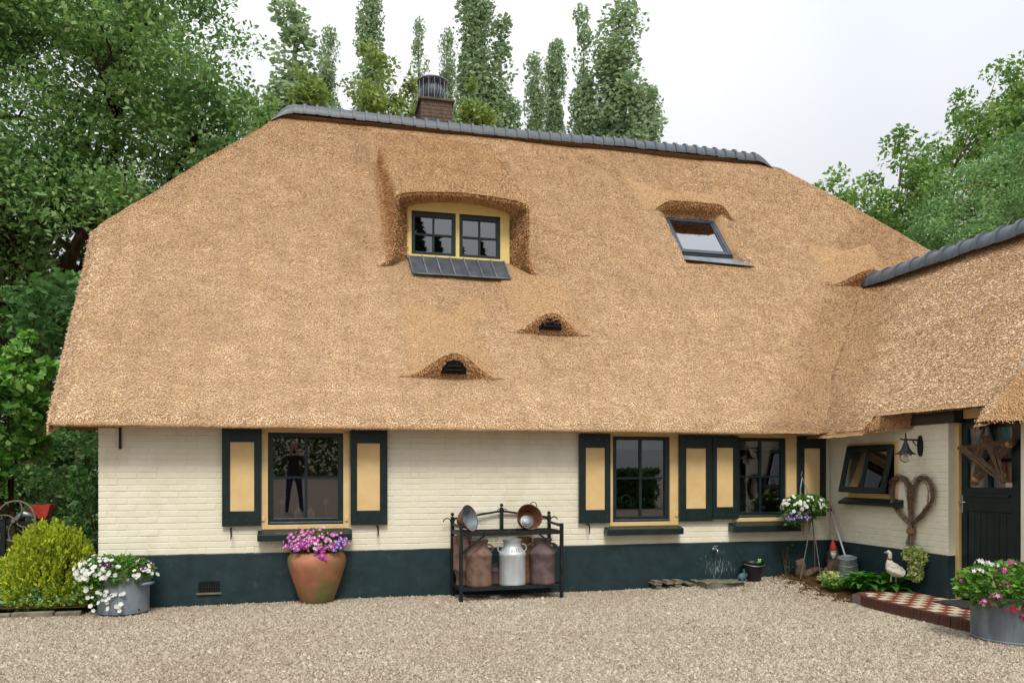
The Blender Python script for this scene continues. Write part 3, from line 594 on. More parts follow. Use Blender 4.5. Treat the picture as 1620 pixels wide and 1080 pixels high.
def quads_of(Gd): return np.stack([Gd[:-1, :-1], Gd[:-1, 1:], Gd[1:, 1:], Gd[1:, :-1]], 2).reshape(-1, 4, 3)
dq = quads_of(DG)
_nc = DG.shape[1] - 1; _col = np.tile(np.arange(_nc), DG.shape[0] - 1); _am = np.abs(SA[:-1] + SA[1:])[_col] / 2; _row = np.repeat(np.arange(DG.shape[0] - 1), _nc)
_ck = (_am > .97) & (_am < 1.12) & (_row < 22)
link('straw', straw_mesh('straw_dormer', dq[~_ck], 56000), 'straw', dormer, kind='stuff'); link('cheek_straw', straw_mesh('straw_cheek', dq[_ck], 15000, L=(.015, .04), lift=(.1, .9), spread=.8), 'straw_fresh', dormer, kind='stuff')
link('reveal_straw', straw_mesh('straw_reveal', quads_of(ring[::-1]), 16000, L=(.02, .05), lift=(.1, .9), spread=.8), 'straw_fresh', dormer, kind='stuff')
fx0, fx1, fz0, fz1 = 1.225, 2.80, 4.785, 5.50
df = MB(); y0, y1 = YD - .045, YD + .10
def dz(x): return 0.0
sashes = ((1.295, 1.965), (2.02, 2.655))
df.box(fx0, sashes[0][0], y0, y1, fz0, fz1 + .06); df.box(sashes[0][1], sashes[1][0], y0 + .01, y1, fz0 + .06, fz1)
df.box(sashes[1][1], fx1, y0, y1, fz0, fz1 + .06); df.box(sashes[0][0], sashes[1][1], y0 + .001, y1, fz0, fz0 + .06)
arch = [(x, fz1 + .055 + .11 * (1 - ((x - DXC) / .8) ** 2)) for x in np.linspace(fx0, fx1, 14)]
for (a, za), (b, zb) in zip(arch[:-1], arch[1:]):
    df.add([(a, y0 + .002, fz1 - .005), (b, y0 + .002, fz1 - .005), (b, y0 + .002, zb), (a, y0 + .002, za)], [(0, 1, 2, 3)])
df.build('window_frame', 'yellow2', dormer)
for sx0, sx1 in sashes:
    s = MB(); z0, z1 = fz0 + .06, fz1; w = .055; ys, ye = YD - .02, YD + .05
    s.box(sx0, sx0 + w, ys, ye, z0, z1); s.box(sx1 - w, sx1, ys, ye, z0, z1); s.box(sx0 + w, sx1 - w, ys, ye, z0, z0 + .05); s.box(sx0 + w, sx1 - w, ys, ye, z1 - .075, z1)
    s.build('sash', 'green', dormer, bevel=.004)
    xm, zm = (sx0 + sx1) / 2, (z0 + .05 + z1 - .075) / 2
    for a, b, c, d in ((xm - .014, xm + .014, z0 + .05, z1 - .075),): MB().box(a, b, ys + .012, ye - .01, c, d).build('glazing_bar', 'green', dormer)
    MB().box(sx0 + w, xm - .014, ys + .012, ye - .01, zm - .012, zm + .012).build('glazing_bar', 'green', dormer)
    MB().box(xm + .014, sx1 - w, ys + .012, ye - .01, zm - .012, zm + .012).build('glazing_bar', 'green', dormer)
    for a, b in ((sx0 + w, xm - .014), (xm + .014, sx1 - w)):
        for c, d in ((z0 + .05, zm - .012), (zm + .012, z1 - .075)):
            tw = random.uniform(-.004, .004); yy = YD + .018
            MB().quad((a, yy + tw, c), (b, yy - tw, c), (b, yy - tw, d), (a, yy + tw, d)).build('pane', 'dormer_glass', dormer)
MB().box(fx0 + .03, fx1 - .03, YD + .3, YD + .32, fz0, fz1 + .1).build('inner_blind', 'room', dormer)
ap = []
for s in np.linspace(0, 1, 8):
    z = 4.775 - .315 * s ** 1.25; y = YD - .06 - .04 * sin(s * pi / 2) - .235 * s; ap.append([(1.245 + .045 * s + (1.46 + .0 * s) * q * (1 + .0 * s), y, z) for q in np.linspace(0, 1, 15)])
ap = np.array(ap); off = roof_z(ap[:, :, 1]); ap[:, :, 2] = np.maximum(ap[:, :, 2], off + .07)
MB().grid(ap[::-1]).build('lead_apron', 'lead', dormer, smooth=True)
for k in range(8):
    j = min(14, k * 2); MB().tube(ap[:, j] + V3(0, -.006, .004), .013, 6).build('lead_roll', 'zinc_old', dormer, smooth=True)
MB().tube(ap[-1] + V3(0, -.004, .0), .009, 6).build('lead_edge', 'zinc_old', dormer, smooth=True)

# ---- two eyebrow vents
def eyebrow(xc, yc, hw, hh, name='eyebrow_vent', flat=0.0, vent=True, back_len=1.15):
    zc = roof_z(yc)
    rows = []; A = np.linspace(-1.25, 1.25, 27)
    gfun = lambda a: ((cos(pi * max(0, abs(a) - flat) / (1 - flat)) * .5 + .5) ** .85 + .06 * (1 - abs(a)) * (flat > 0)) if abs(a) < 1 else -.04
    for t in np.linspace(0, 1, 16):
        r = []
        for a in A:
            g = gfun(a); yf = yc - .02 - .17 * max(g, 0); y = yf + back_len * t; hgt = hh * (1 - t) ** 1.6 * (1.0)
            z = roof_z(yf) + (y - yf) * TAN + (hgt * g if g > 0 else -.06) - (.05 if t == 1 else 0)
            r.append((xc + a * hw * (1 + .15 * t), y, z + .02 * (g > 0)))
        rows.append(r)
    Gd = np.array(rows); o = MB().grid(Gd).build(name, 'thatch', house, smooth=True)
    link('straw', straw_mesh('straw_brow', quads_of(Gd), 5000), 'straw', o, kind='stuff')
    rim = Gd[0]; face = []
    for s in np.linspace(0, 1, 6):
        face.append([(p[0], p[1] * (1 - s) + (yc - .03) * s, p[2] * (1 - s) + (roof_z(yc + .02) - .05) * s - .015 * (s > 0) * (s < .5)) for p in rim])
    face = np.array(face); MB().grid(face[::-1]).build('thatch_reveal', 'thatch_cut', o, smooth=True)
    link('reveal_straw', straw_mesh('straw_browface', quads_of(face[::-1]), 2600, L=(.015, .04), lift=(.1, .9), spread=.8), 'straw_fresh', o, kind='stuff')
    if not vent: return o
    fy = lambda h: yc - .03 - .50 * h - .062                          # follows the leaning face under the brow
    hole = [(xc + .165 * cos(a), fy(.17 * sin(a)), zc + .01 + .17 * sin(a)) for a in np.linspace(0, pi, 15)]
    n = len(hole); back = [(p[0], p[1] + .10, p[2]) for p in hole]
    MB().add(hole + back, [tuple(range(n))] + [(i, i + 1, n + i + 1, n + i) for i in range(n - 1)]).build('vent_opening', 'dark', o)
    for h in (.06, .11): MB().bar((xc - .13 + h * .4, fy(h) - .004, zc + h), (xc + .13 - h * .4, fy(h) - .004, zc + h), .008, .012).build('vent_slat', 'iron', o)
for px, py, hw, hh in ((716, 594, .56, .47), (868, 525, .49, .44)):
    q = hit(px, py, (0, EY, EZ), RN); eyebrow(float(q[0]), float(q[1]), hw, hh)
eyebrow(6.40, EY + 5.20 * cos(SL), .86, .40, 'skylight_brow', flat=.55, vent=False, back_len=.8)     # brow over the roof window
eyebrow(9.14, 1.78, .66, .44, 'ridge_brow', vent=False, back_len=.9)                                  # scooped brow where the wing's ridge runs in

# ---- roof window set into the thatch
def rp(x, v, n): return V3(x, EY, EZ) + RU * v + RN * n
sx0, sx1, sv0, sv1 = 5.86, 6.845, 4.13, 5.16; d0 = -.035
sk = MB()
def slab(mb, xa, xb, va, vb, na, nb): 
    P = [rp(x, v, n) for n in (na, nb) for x, v in ((xa, va), (xb, va), (xb, vb), (xa, vb))]
    mb.add(P, [(0, 3, 2, 1), (4, 5, 6, 7), (0, 1, 5, 4), (1, 2, 6, 5), (2, 3, 7, 6), (3, 0, 4, 7)])
w = .07
slab(sk, sx0, sx0 + w, sv0, sv1, d0 - .05, d0 + .03); slab(sk, sx1 - w, sx1, sv0, sv1, d0 - .05, d0 + .03)
slab(sk, sx0 + w, sx1 - w, sv0, sv0 + w, d0 - .05, d0 + .029); slab(sk, sx0 + w, sx1 - w, sv1 - w, sv1, d0 - .05, d0 + .029)
skylight = sk.build('roof_window', 'roofwin', house, bevel=.006)
s2 = MB(); slab(s2, sx0 + w, sx1 - w, sv0 + w, sv0 + w + .03, d0 - .03, d0 + .015); slab(s2, sx0 + w, sx0 + w + .03, sv0 + w + .03, sv1 - w, d0 - .03, d0 + .015); slab(s2, sx1 - w - .03, sx1 - w, sv0 + w + .03, sv1 - w, d0 - .03, d0 + .015)
s2.build('sash', 'roofwin', skylight)
g2 = MB(); g2.quad(rp(sx0 + w, sv0 + w, d0 - .002), rp(sx1 - w, sv0 + w, d0 - .002), rp(sx1 - w, sv1 - w, d0 - .002), rp(sx0 + w, sv1 - w, d0 - .002)); g2.build('pane', 'sky_glass', skylight)
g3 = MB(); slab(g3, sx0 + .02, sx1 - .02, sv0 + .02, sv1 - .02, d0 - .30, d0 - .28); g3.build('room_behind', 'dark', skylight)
g4 = MB(); slab(g4, sx0 + w, sx1 - w, sv1 - .42, sv1 - .07, d0 - .05, d0 - .04); g4.build('roller_blind', 'green', skylight)
g5 = MB(); slab(g5, sx0, sx1, sv0 - .055, sv0 - .003, d0 - .05, d0 + .01); g5.build('lower_trim', 'iron', skylight)
g6 = MB(); g6.add([rp(sx0 - .02, sv0 - .05, d0 - .01), rp(sx1 + .02, sv0 - .05, d0 - .01), rp(sx1 + .30, sv0 - .33, .02), rp(sx0 - .02, sv0 - .28, .03)], [(0, 3, 2, 1)]); g6.build('apron', 'zinc', skylight)

# ---- chimney
ch_c = V3(2.11, R_Y + .62, 0); cw, cd, cz0, cz1 = .30, .30, 7.3, 8.56
cx0, cx1, cy0, cy1 = 1.80, 2.38, R_Y + .30, R_Y + .98
chim = MB().box(cx0 + .006, cx1 - .006, cy0 + .006, cy1 - .006, 7.0, cz1).build('chimney', 'mortar', house)
row = 0; z = 7.70
while z < cz1 - .03:
    for side in range(4):
        lo, hi = ((cx0, cx1) if side % 2 == 0 else (cy0, cy1)); x = lo - (.11 if row % 2 else 0)
        if side % 2: lo += .035; hi -= .035
        while x < hi:
            a, b = max(x, lo), min(x + .205, hi)
            if b - a > .03:
                j = random.uniform(0, .006); m_ = MB()
                if side == 0: m_.box(a, b, cy0 - j, cy0 + .03, z, z + .058)
                elif side == 2: m_.box(a, b, cy1 - .03, cy1 + j, z, z + .058)
                elif side == 1: m_.box(cx0 - j, cx0 + .03, a, b, z, z + .058)
                else: m_.box(cx1 - .03, cx1 + j, a, b, z, z + .058)
                m_.build('brick', 'chim_brick', chim)
            x += .217
    z += .07; row += 1
MB().box(cx0 - .05, cx1 + .05, cy0 - .05, cy1 + .05, cz1, cz1 + .045).build('capping', 'chim_brick', chim, bevel=.01)
MB().box(cx0 - .06, cx1 + .06, cy0 - .10, cy1 + .06, 7.5, 7.80 + .12).build('flashing', 'lead', chim)
cc = ((cx0 + cx1) / 2 - .03, (cy0 + cy1) / 2, cz1 + .045)
MB().lathe([(.22, 0), (.21, .03), (.17, .05), (.17, .10)], 24, cc, caps=(True, True)).build('cowl_base', 'zinc', chim, smooth=True)
mb = MB()
prof = [(.17, .10), (.215, .16), (.225, .24), (.215, .32), (.185, .40), (.20, .44)]
mb.lathe(prof, 24, cc, caps=(True, True)); mb.build('cowl', 'ridge', chim, smooth=True)
for k in range(24):
    a = 2 * pi * k / 24; MB().tube([(cc[0] + (r + .012) * cos(a + i * .04), cc[1] + (r + .012) * sin(a + i * .04), cc[2] + z) for i, (r, z) in enumerate(prof)], .010, 4).build('cowl_fin', 'zinc_old', chim)
MB().lathe([(.29, .43), (.30, .45), (.28, .475), (.16, .52), (.0, .535)], 28, cc, caps=(True, False)).build('cowl_cap', 'ridge', chim, smooth=True)
mesh_cage = MB()
for k in range(16):
    a = 2 * pi * k / 16; mesh_cage.bar((cc[0] + .285 * cos(a), cc[1] + .285 * sin(a), cc[2]), (cc[0] + .285 * cos(a), cc[1] + .285 * sin(a), cc[2] + .44), .005)
mesh_cage.build('wire_cage', 'zinc', chim, kind='stuff')

# ---- wing roof
LIP0, LIP1, LIPX = -3.06, -1.30, 6.89
ycols = np.concatenate([np.linspace(2.3, LIP1 + .001, 60), np.linspace(LIP1 - .001, LIP0 + .001, 32), np.linspace(LIP0 - .001, -3.45, 8)])
srow = np.linspace(0, 1, 40); WG = np.zeros((len(srow), len(ycols), 3))
for j, y in enumerate(ycols):
    e = LIPX if LIP0 < y < LIP1 else (WEX if y >= LIP1 else WEX - .20 * sm((LIP0 - y) / .25))
    for i, s in enumerate(srow):
        x = e + (WRX - e) * s; z = wing_z(max(x, WEX)) - .0
        hip_y = -3.43 + .15 * (x - 6.5); yy = max(y, hip_y)
        yv = EY + (x - WEX) * WT / TAN                          # valley line in plan
        yy = min(yy, yv + .35)
        d = roof_z(yy) - wing_z(x); k = .55; k = 1.3; h = max(k - abs(d), 0) / k; z += k * .25 * h * h * float(sm((wing_z(x) - 2.12) / .7)) * float(sm((4.85 - wing_z(x)) / .65))
        if LIP0 >= y or y >= LIP1: z -= .10 * float(sm((.22 - (x - e)) / .22)) ** 2 * .6
        z += .014 * float(n3(np.array([x * 1.3, yy * 1.3, 0.]), 5.)) + .006 * float(n3(np.array([x * 4.3, yy * 4.3, 0.]), 7.))
        WG[i, j] = (x, yy, z)
wq = quads_of(WG); wid = np.linalg.norm(wq[:, 1] - wq[:, 0], axis=1)
wr = MB().grid(WG)
wing_roof = wr.build('wing_roof', 'thatch', house, smooth=True)
wqv = wq[(wid > 1e-3) & (wid < .2) & (np.arange(len(wq)) >= WG.shape[1] - 1)]
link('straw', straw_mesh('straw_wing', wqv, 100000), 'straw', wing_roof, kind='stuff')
hg = []
for s in np.linspace(0, 1, 24):
    A = V3(6.5, -3.43, 2.117) + V3(2.71, .41, WRZ - 2.117) * s; Bp = V3(11.9, -3.43, 2.117) + V3(-2.69, .41, WRZ - 2.117) * s
    hg.append([A * (1 - q) + Bp * q + V3(0, -.03 * sin(pi * min(1, q * 4)) + .012 * float(n3(np.array([q * 9., s * 5, 0.]), 3.)), 0) for q in np.linspace(0, 1, 20)])
hg = np.array(hg); hip_end = MB().grid(hg).build('hip_end', 'thatch', wing_roof, smooth=True)
link('hip_straw', straw_mesh('straw_hip', quads_of(hg), 26000), 'straw_fresh', wing_roof, kind='stuff')
un = MB()                                                                   # undersides and the rounded end above the wall
un.quad((WEX + .02, -.5, WEZ - .02), (XW + .05, -.5, 2.24), (XW + .05, LIP1 - .35, 2.24), (WEX + .06, LIP1, WEZ - .02))
un.quad((WEX - .02, EY + .06, EZ - .02), (WEX + .6, EY + .4, 2.25), (WEX + .6, LIP1, 2.25), (WEX + .02, -.5, EZ - .02))
un.quad((LIPX + .005, LIP0, wing_z(LIPX) - .01), (LIPX + .005, LIP1, wing_z(LIPX) - .01), (XW + .25, LIP1, wing_z(LIPX) + .02), (XW + .25, LIP0, wing_z(LIPX) + .02))
un.quad((6.52, -3.41, 2.11), (6.75, LIP0, 2.11), (XW + .1, LIP0, 2.16), (XW + .1, -3.3, 2.16)); un.quad((6.52, -3.41, 2.11), (XW + .1, -3.25, 2.16), (11.8, -3.25, 2.16), (11.8, -3.41, 2.11))
un.quad((6.73, LIP0 - .001, 2.12), (LIPX + .05, LIP0 - .001, wing_z(LIPX) + .05), (XW + .2, LIP0 - .001, wing_z(LIPX) + .05), (XW + .2, LIP0 - .001, 2.12))
un.build('thatch_underside', 'thatch_cut', wing_roof)
ef = []
for s in np.linspace(0, 1, 9):
    xx = WEX + .03 + (XW + .02 - WEX) * s; yy = LIP1 - .02 - .46 * s ** 1.4; zt = min(wing_z(xx), wing_z(LIPX)) + .015
    ef.append([(xx, yy + .05 * q, zt * (1 - q) + (WEZ - .02 + .05 * s) * q) for q in np.linspace(0, 1, 5)])
ef = np.array(ef); MB().grid(ef).build('thatch_end', 'thatch_cut', wing_roof, smooth=True)
link('end_straw', straw_mesh('straw_end', quads_of(ef), 4000, L=(.012, .03), lift=(.0, .6), spread=.5), 'straw_fresh', wing_roof, kind='stuff')
eq = [((WEX + .01, y, WEZ + .03), (WEX + .01, y - .1, WEZ + .03), (WEX + .06, y - .1, WEZ + .0), (WEX + .06, y, WEZ + .0)) for y in np.arange(-.7, LIP1 + .05, -.1)]
eq += [((LIPX - .01, y, wing_z(LIPX) + .01), (LIPX - .01, y - .1, wing_z(LIPX) + .01), (LIPX + .05, y - .1, wing_z(LIPX) - .012), (LIPX + .05, y, wing_z(LIPX) - .012)) for y in np.arange(LIP1, LIP0 + .05, -.1)]
link('eave_fringe', straw_mesh('wing_fringe', eq, 1600, L=(.006, .018), W=(.004, .01), lift=(-.2, .9), spread=.5, down=(-.3, 0, -1)), 'straw', wing_roof, kind='stuff')
MB().quad((WRX, 2.3, WRZ), (WRX, -3.0, WRZ), (11.8, -3.4, 2.1), (11.8, 2.3, 2.1)).build('far_slope', 'thatch', wing_roof)
wt_n = 15; wpit = 4.95 / wt_n; wtm = ridge_tile_mesh(wpit, .19, .21, 'wing_ridge_tile')
for i in range(wt_n):
    o = bpy.data.objects.new('ridge_tile', wtm); COL.objects.link(o); o.parent = wing_roof
    o.location = (WRX, 1.93 - i * wpit, WRZ - .03 + random.uniform(-.006, .006)); o.rotation_euler = (random.uniform(-.02, .02), random.uniform(-.015, .015), -pi / 2)

# ---- windows of the front wall
def window(key, sx, bars=True):
    x0, x1, z0, z1 = frames[key]; xa, xb = sx; fb = .10; zt = 2.075
    f = MB(); f.box(x0, xa, -.018, .14, z0, z1); f.box(xb, x1, -.018, .14, z0, z1); f.box(xa, xb, -.018, .14, z0, z0 + fb * .55); f.box(xa, xb, -.018, .14, zt, z1)
    o = f.build('window', 'yellow', house, bevel=.004)
    za, zb = z0 + fb * .55, zt; w = .062
    s = MB(); ys, ye = .012, .07
    s.box(xa, xa + w, ys, ye, za, zb); s.box(xb - w, xb, ys, ye, za, zb); s.box(xa + w, xb - w, ys, ye, za, za + .075); s.box(xa + w, xb - w, ys, ye, zb - .05, zb)
    s.build('sash', 'green', o, bevel=.004)
    MB().box(xa + .02, xb - .005, -.024, .011, za + .012, za + .034).build('drip_bar', 'roofwin', o, bevel=.004)
    xm, zm = (xa + xb) / 2, (za + .075 + zb - .05) / 2; bw = .017
    MB().box(xm - bw, xm + bw, ys + .01, ye - .005, za + .075, zb - .05).build('glazing_bar', 'green', o)
    MB().box(xa + w, xm - bw, ys + .012, ye - .007, zm - .012, zm + .012).build('glazing_bar', 'green', o); MB().box(xm + bw, xb - w, ys + .012, ye - .007, zm - .012, zm + .012).build('glazing_bar', 'green', o)
    for p, (a, b) in enumerate(((xa + w, xm - bw), (xm + bw, xb - w))):
        for q, (c, d) in enumerate(((za + .075, zm - .012), (zm + .012, zb - .05))):
            yy = .042; tl = GT[key]; MB().quad((a, yy + tl[0] * (a - xm), c), (b, yy + tl[0] * (b - xm), c), (b, yy + tl[0] * (b - xm) + tl[1] * (d - c), d), (a, yy + tl[0] * (a - xm) + tl[1] * (d - c), d)).build('pane', 'glass', o)
    return o, (xa, xb, za, zb)
GT = {'a': (.034, -.026), 'b': (.0, .004), 'c': (.004, .0)}
win_a, ra = window('a', (WX(424), WX(543))); win_b, rb_ = window('b', (WX(969), WX(1059))); win_c, rc = window('c', (WX(1165), WX(1243)))
def sill(o, l, r, y0, y1):
    a, b = WX(l, -.13), WX(r, -.13); zt = WZ((l + r) / 2, y0, -.02); zb = WZ((l + r) / 2, y1, -.15)
    mb = MB(); P = [(a, -.15, zb), (b, -.15, zb), (b, .0, zb + .01), (a, .0, zb + .01), (a, -.15, zb + .085), (b, -.15, zb + .085), (b, -.0185, zt), (a, -.0185, zt)]
    mb.add(P, [(0, 3, 2, 1), (4, 5, 6, 7), (0, 1, 5, 4), (1, 2, 6, 5), (2, 3, 7, 6), (3, 0, 4, 7)]); mb.build('sill', 'green', o, bevel=.008)
sill(win_a, 407, 557, 837, 855); sill(win_b, 960, 1081, 832, 846); sill(win_c, 1159, 1267, 825, 841)
def shutter(l, r, t, b, pl_, pr, pt, pb, y=-.062, hook=None):
    cx = (l + r) / 2; x0, x1, z0, z1 = WX(l, y), WX(r, y), WZ(cx, b, y), min(2.125, WZ(cx, t, y)); a, c = WX(pl_, y), WX(pr, y); d, e = WZ(cx, pb, y), WZ(cx, pt, y)
    mb = MB(); y1 = y + .034
    mb.box(x0, a, y, y1, z0, z1); mb.box(c, x1, y, y1, z0, z1); mb.box(a, c, y + .001, y1, z0, d); mb.box(a, c, y + .001, y1, e, z1)
    o = mb.build('shutter', 'green', house, bevel=.003)
    MB().box(a, c, y + .009, y1 - .002, d, e).build('panel', 'yellow', o)
    for zz in ((z0 + d) / 2 - .02, (z1 + e) / 2 + .02):
        for k in range(4): MB().lathe([(.008, 0), (.006, .006)], 8, (x0 + (x1 - x0) * (.12 + .76 * k / 3), y, zz), caps=(True, True), axis=(0, -1, 0)).build('bolt', 'roofwin', o)
    if hook:
        hx, hz = WX(hook[0], -.06), WZ(*hook, -.06)
        MB().tube([(hx, .0, hz - .02), (hx, -.09, hz - .02), (hx + .005, -.10, hz - .01), (hx + .01, -.10, hz - .11), (hx + .004, -.10, hz - .15)], [.010, .010, .012, .009, .005], 8).build('shutter_hook', 'iron', o)
    for zz in (z0 + .10, z1 - .12):      # hinge on the frame side
        pass
    return o
shutter(351, 413, 677, 832, 364, 402, 699, 808, hook=(365, 833)); shutter(554.5, 613, 679, 830, 565, 601, 701, 807, hook=(597, 830))
shutter(916.5, 966, 686, 827, 927, 957, 708, 806, hook=(930, 827)); shutter(1075, 1127.6, 688, 824, 1086, 1117, 709, 804)
shutter(1128.4, 1168.6, 689, 821, 1134.5, 1160, 708, 801.5, y=-.075); shutter(1262.6, 1307, 690, 816, 1273, 1297.5, 709, 800)
for o_, pts in ((win_a, ((417, 688), (548, 688), (417, 820), (548, 820))), (win_b, ((1069, 697), (1069, 813))), (win_c, ((1257, 697), (1257, 806)))):
    for p in pts: MB().box(WX(p[0]) - .022, WX(p[0]) + .022, -.034, -.0185, WZ(*p) - .03, WZ(*p) + .03).build('hinge', 'yellow', o_, bevel=.006)
# room behind the windows
rm = MB(); rx0, rx1, ry0, ry1, rz1 = -2.3, 6.9, .301, 3.4, 2.28
rm.quad((rx0, ry1, .1), (rx1, ry1, .1), (rx1, ry1, rz1), (rx0, ry1, rz1)); rm.quad((rx0, ry0, .1), (rx0, ry1, .1), (rx0, ry1, rz1), (rx0, ry0, rz1)); rm.quad((rx1, ry0, .1), (rx1, ry1, .1), (rx1, ry1, rz1), (rx1, ry0, rz1)); rm.quad((rx0, ry0, rz1), (rx1, ry0, rz1), (rx1, ry1, rz1), (rx0, ry1, rz1))
rm.quad((3.2, ry0, .1), (3.2, ry1, .1), (3.2, ry1, rz1), (3.2, ry0, rz1)); rm.build('inner_wall', 'room', house)
MB().quad((rx0, ry0, .1), (rx1, ry0, .1), (rx1, ry1, .1), (rx0, ry1, .1)).build('inner_floor', 'room_floor', house)
for o_, (xa, xb, za, zb), h in ((win_b, rb_, .13), (win_c, rc, .13)):
    bl = MB()
    for k in range(3): bl.box(xa, xb, .115 + .006 * k, .125 + .006 * k, zb - h + k * h / 3 - .04, zb - h + (k + 1.1) * h / 3)
    bl.build('roman_blind', 'blind', o_)
    MB().box(xa - .05, xb + .05, .141, .298, za - .02, za + .012).build('inner_sill', 'white', o_)
xa, xb, za, zb = ra; MB().box(xa - .05, xb + .05, .141, .298, za - .02, za + .05).build('inner_sill', 'white', win_a)
MB().box(xa, xb, .115, .125, zb - .05, zb).build('roman_blind', 'can_green', win_a)

# ---- wing window, hung at the top and pushed open at the bottom
wy0, wy1, wz0, wz1 = wing_open
f = MB(); fw = .06
f.box(XW - .012, XW + .12, wy0, wy0 + fw, wz0, wz1); f.box(XW - .012, XW + .12, wy1 - fw, wy1, wz0, wz1); f.box(XW - .012, XW + .12, wy0 + fw, wy1 - fw, wz0, wz0 + .055); f.box(XW - .012, XW + .12, wy0 + fw, wy1 - fw, wz1 - .055, wz1)
wwin = f.build('window', 'yellow', house, bevel=.003)
piv = V3(XW - .02, 0, wz1 - .04); ang = radians(12.5); H = wz1 - wz0 - .09
def tl(y, h, n): return piv + V3(-sin(ang) * h - cos(ang) * n, y, -cos(ang) * h + sin(ang) * n)
def tslab(mb, ya, yb, ha, hb, na, nb):
    P = [tl(y, h, n) for n in (na, nb) for y, h in ((ya, ha), (yb, ha), (yb, hb), (ya, hb))]; mb.add(P, [(0, 1, 2, 3), (7, 6, 5, 4), (4, 5, 1, 0), (5, 6, 2, 1), (6, 7, 3, 2), (7, 4, 0, 3)])
s = MB(); a, b = wy0 + .04, wy1 - .04
tslab(s, a, a + .06, 0, H, 0, .045); tslab(s, b - .06, b, 0, H, 0, .045); tslab(s, a + .06, b - .06, 0, .06, .001, .044); tslab(s, a + .06, b - .06, H - .075, H, .001, .044); s.build('sash', 'green', wwin, bevel=.004)
s = MB(); ym = (a + b) / 2; tslab(s, ym - .016, ym + .016, .06, H - .075, .004, .04); s.build('glazing_bar', 'green', wwin)
for q0, q1 in ((a + .06, ym - .016), (ym + .016, b - .06)):
    MB().quad(tl(q0, .06, .02), tl(q1, .06, .02), tl(q1, H - .075, .02), tl(q0, H - .075, .02)).build('pane', 'glass', wwin)
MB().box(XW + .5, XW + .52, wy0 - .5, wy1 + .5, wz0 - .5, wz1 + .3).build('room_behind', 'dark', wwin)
sl_ = MB(); p = on_wing(1337, 795, XW - .12); sl_.add([(XW - .12, wy0 - .1, wz0 - .10), (XW - .12, wy1 + .08, wz0 - .10), (XW, wy1 + .08, wz0 - .10), (XW, wy0 - .1, wz0 - .10), (XW - .12, wy0 - .1, wz0 - .065), (XW - .12, wy1 + .08, wz0 - .065), (XW - .0, wy1 + .08, wz0 - .005), (XW - .0, wy0 - .1, wz0 - .005)], [(0, 1, 2, 3), (7, 6, 5, 4), (4, 5, 1, 0), (5, 6, 2, 1), (6, 7, 3, 2), (7, 4, 0, 3)]); sl_.build('sill', 'green', wwin, bevel=.006)
MB().box(XW - .03, XW + .3, DOOR_Y1 - .12, -1.55, 2.165, 2.33).build('lintel_beam', 'green', house, bevel=.005)

# ---- door
DX = XW + .10; fy1 = float(on_wing(1508, 745, DX)[1]); fyd = float(on_wing(1519, 745, DX + .02)[1]); dz0, dz1 = .12, 2.21
MB().box(XW + .005, XW + .12, fy1 + .002, DOOR_Y1 + .02, PL, 2.3).build('door_reveal', 'cream', house)
MB().box(XW - .0, XW + .12, fy1 + .002, DOOR_Y1 + .02, 0, PL - .001).build('door_reveal', 'plinth', house)
f = MB(); f.box(DX, DX + .14, fyd, fy1, .10, 2.32); f.box(DX, DX + .14, -3.2, fyd, dz1, 2.32)
frame_d = f.build('door_frame', 'yellow', house, bevel=.004)
yl, yr = fyd - .004, -3.20; xd = DX + .035
gy0, gy1 = float(on_wing(1601, 745, xd)[1]), float(on_wing(1530, 745, xd)[1]); gz0, gz1 = float(on_wing(1565, 771, xd)[2]), float(on_wing(1565, 676, xd)[2])
by0, by1, bz1 = float(on_wing(1602, 745, xd)[1]), float(on_wing(1530, 745, xd)[1]), float(on_wing(1565, 809, xd)[2])
d = MB(); d.box(xd, xd + .05, gy1, yl, dz0, dz1 - .004); d.box(xd, xd + .05, yr, gy0, dz0, dz1 - .004); d.box(xd + .0005, xd + .05, gy0, gy1, gz1, dz1 - .004); d.box(xd + .0005, xd + .05, gy0, gy1, bz1, gz0); d.box(xd + .0005, xd + .05, gy0, gy1, dz0, dz0 + .10)
door = d.build('door', 'green', house, bevel=.003)
nb = 7
for k in range(nb):
    a = gy0 + (gy1 - gy0) * k / nb; b = gy0 + (gy1 - gy0) * (k + 1) / nb; MB().box(xd + .012, xd + .04, a + .002, b - .002, dz0 + .10, bz1).build('plank', 'green', door, bevel=.006)
gm = (gz0 + gz1) / 2 - .03; ym = (gy0 + gy1) / 2
MB().box(xd + .005, xd + .045, gy0, gy1, gm - .018, gm + .018).build('glazing_bar', 'green', door); MB().box(xd + .006, xd + .044, ym - .018, ym + .018, gz0, gm - .018).build('glazing_bar', 'green', door); MB().box(xd + .006, xd + .044, ym - .018, ym + .018, gm + .018, gz1).build('glazing_bar', 'green', door)
for a, b in ((gy0, ym - .018), (ym + .018, gy1)):
    for c, e in ((gz0, gm - .018), (gm + .018, gz1)): MB().quad((xd + .022, a, c), (xd + .022, b, c), (xd + .022, b, e), (xd + .022, a, e)).build('pane', 'door_glass', door)
MB().box(xd + .06, xd + .065, gy0 - .02, gy1 + .02, gz0 - .02, gz1 + .02).build('curtain', 'curtain', door)
MB().box(xd + .0195, xd + .021, gy0 + .01, gy0 + .10, gz0 + .01, gz0 + .06).build('sticker', 'white', door)
mb = MB(); mb.box(xd - .03, xd - .001, gy0 + .02, gy1 - .03, gz0 - .105, gz0 - .075); mb.build('letter_slot', 'green', door, bevel=.008)
hy_ = float(on_wing(1520, 745, xd)[1]) - .02; hz_ = float(on_wing(1520, 796, xd)[2])
MB().box(xd - .012, xd - .001, hy_ - .022, hy_ + .022, hz_ - .11, hz_ + .10).build('handle_plate', 'chrome', door, bevel=.004)
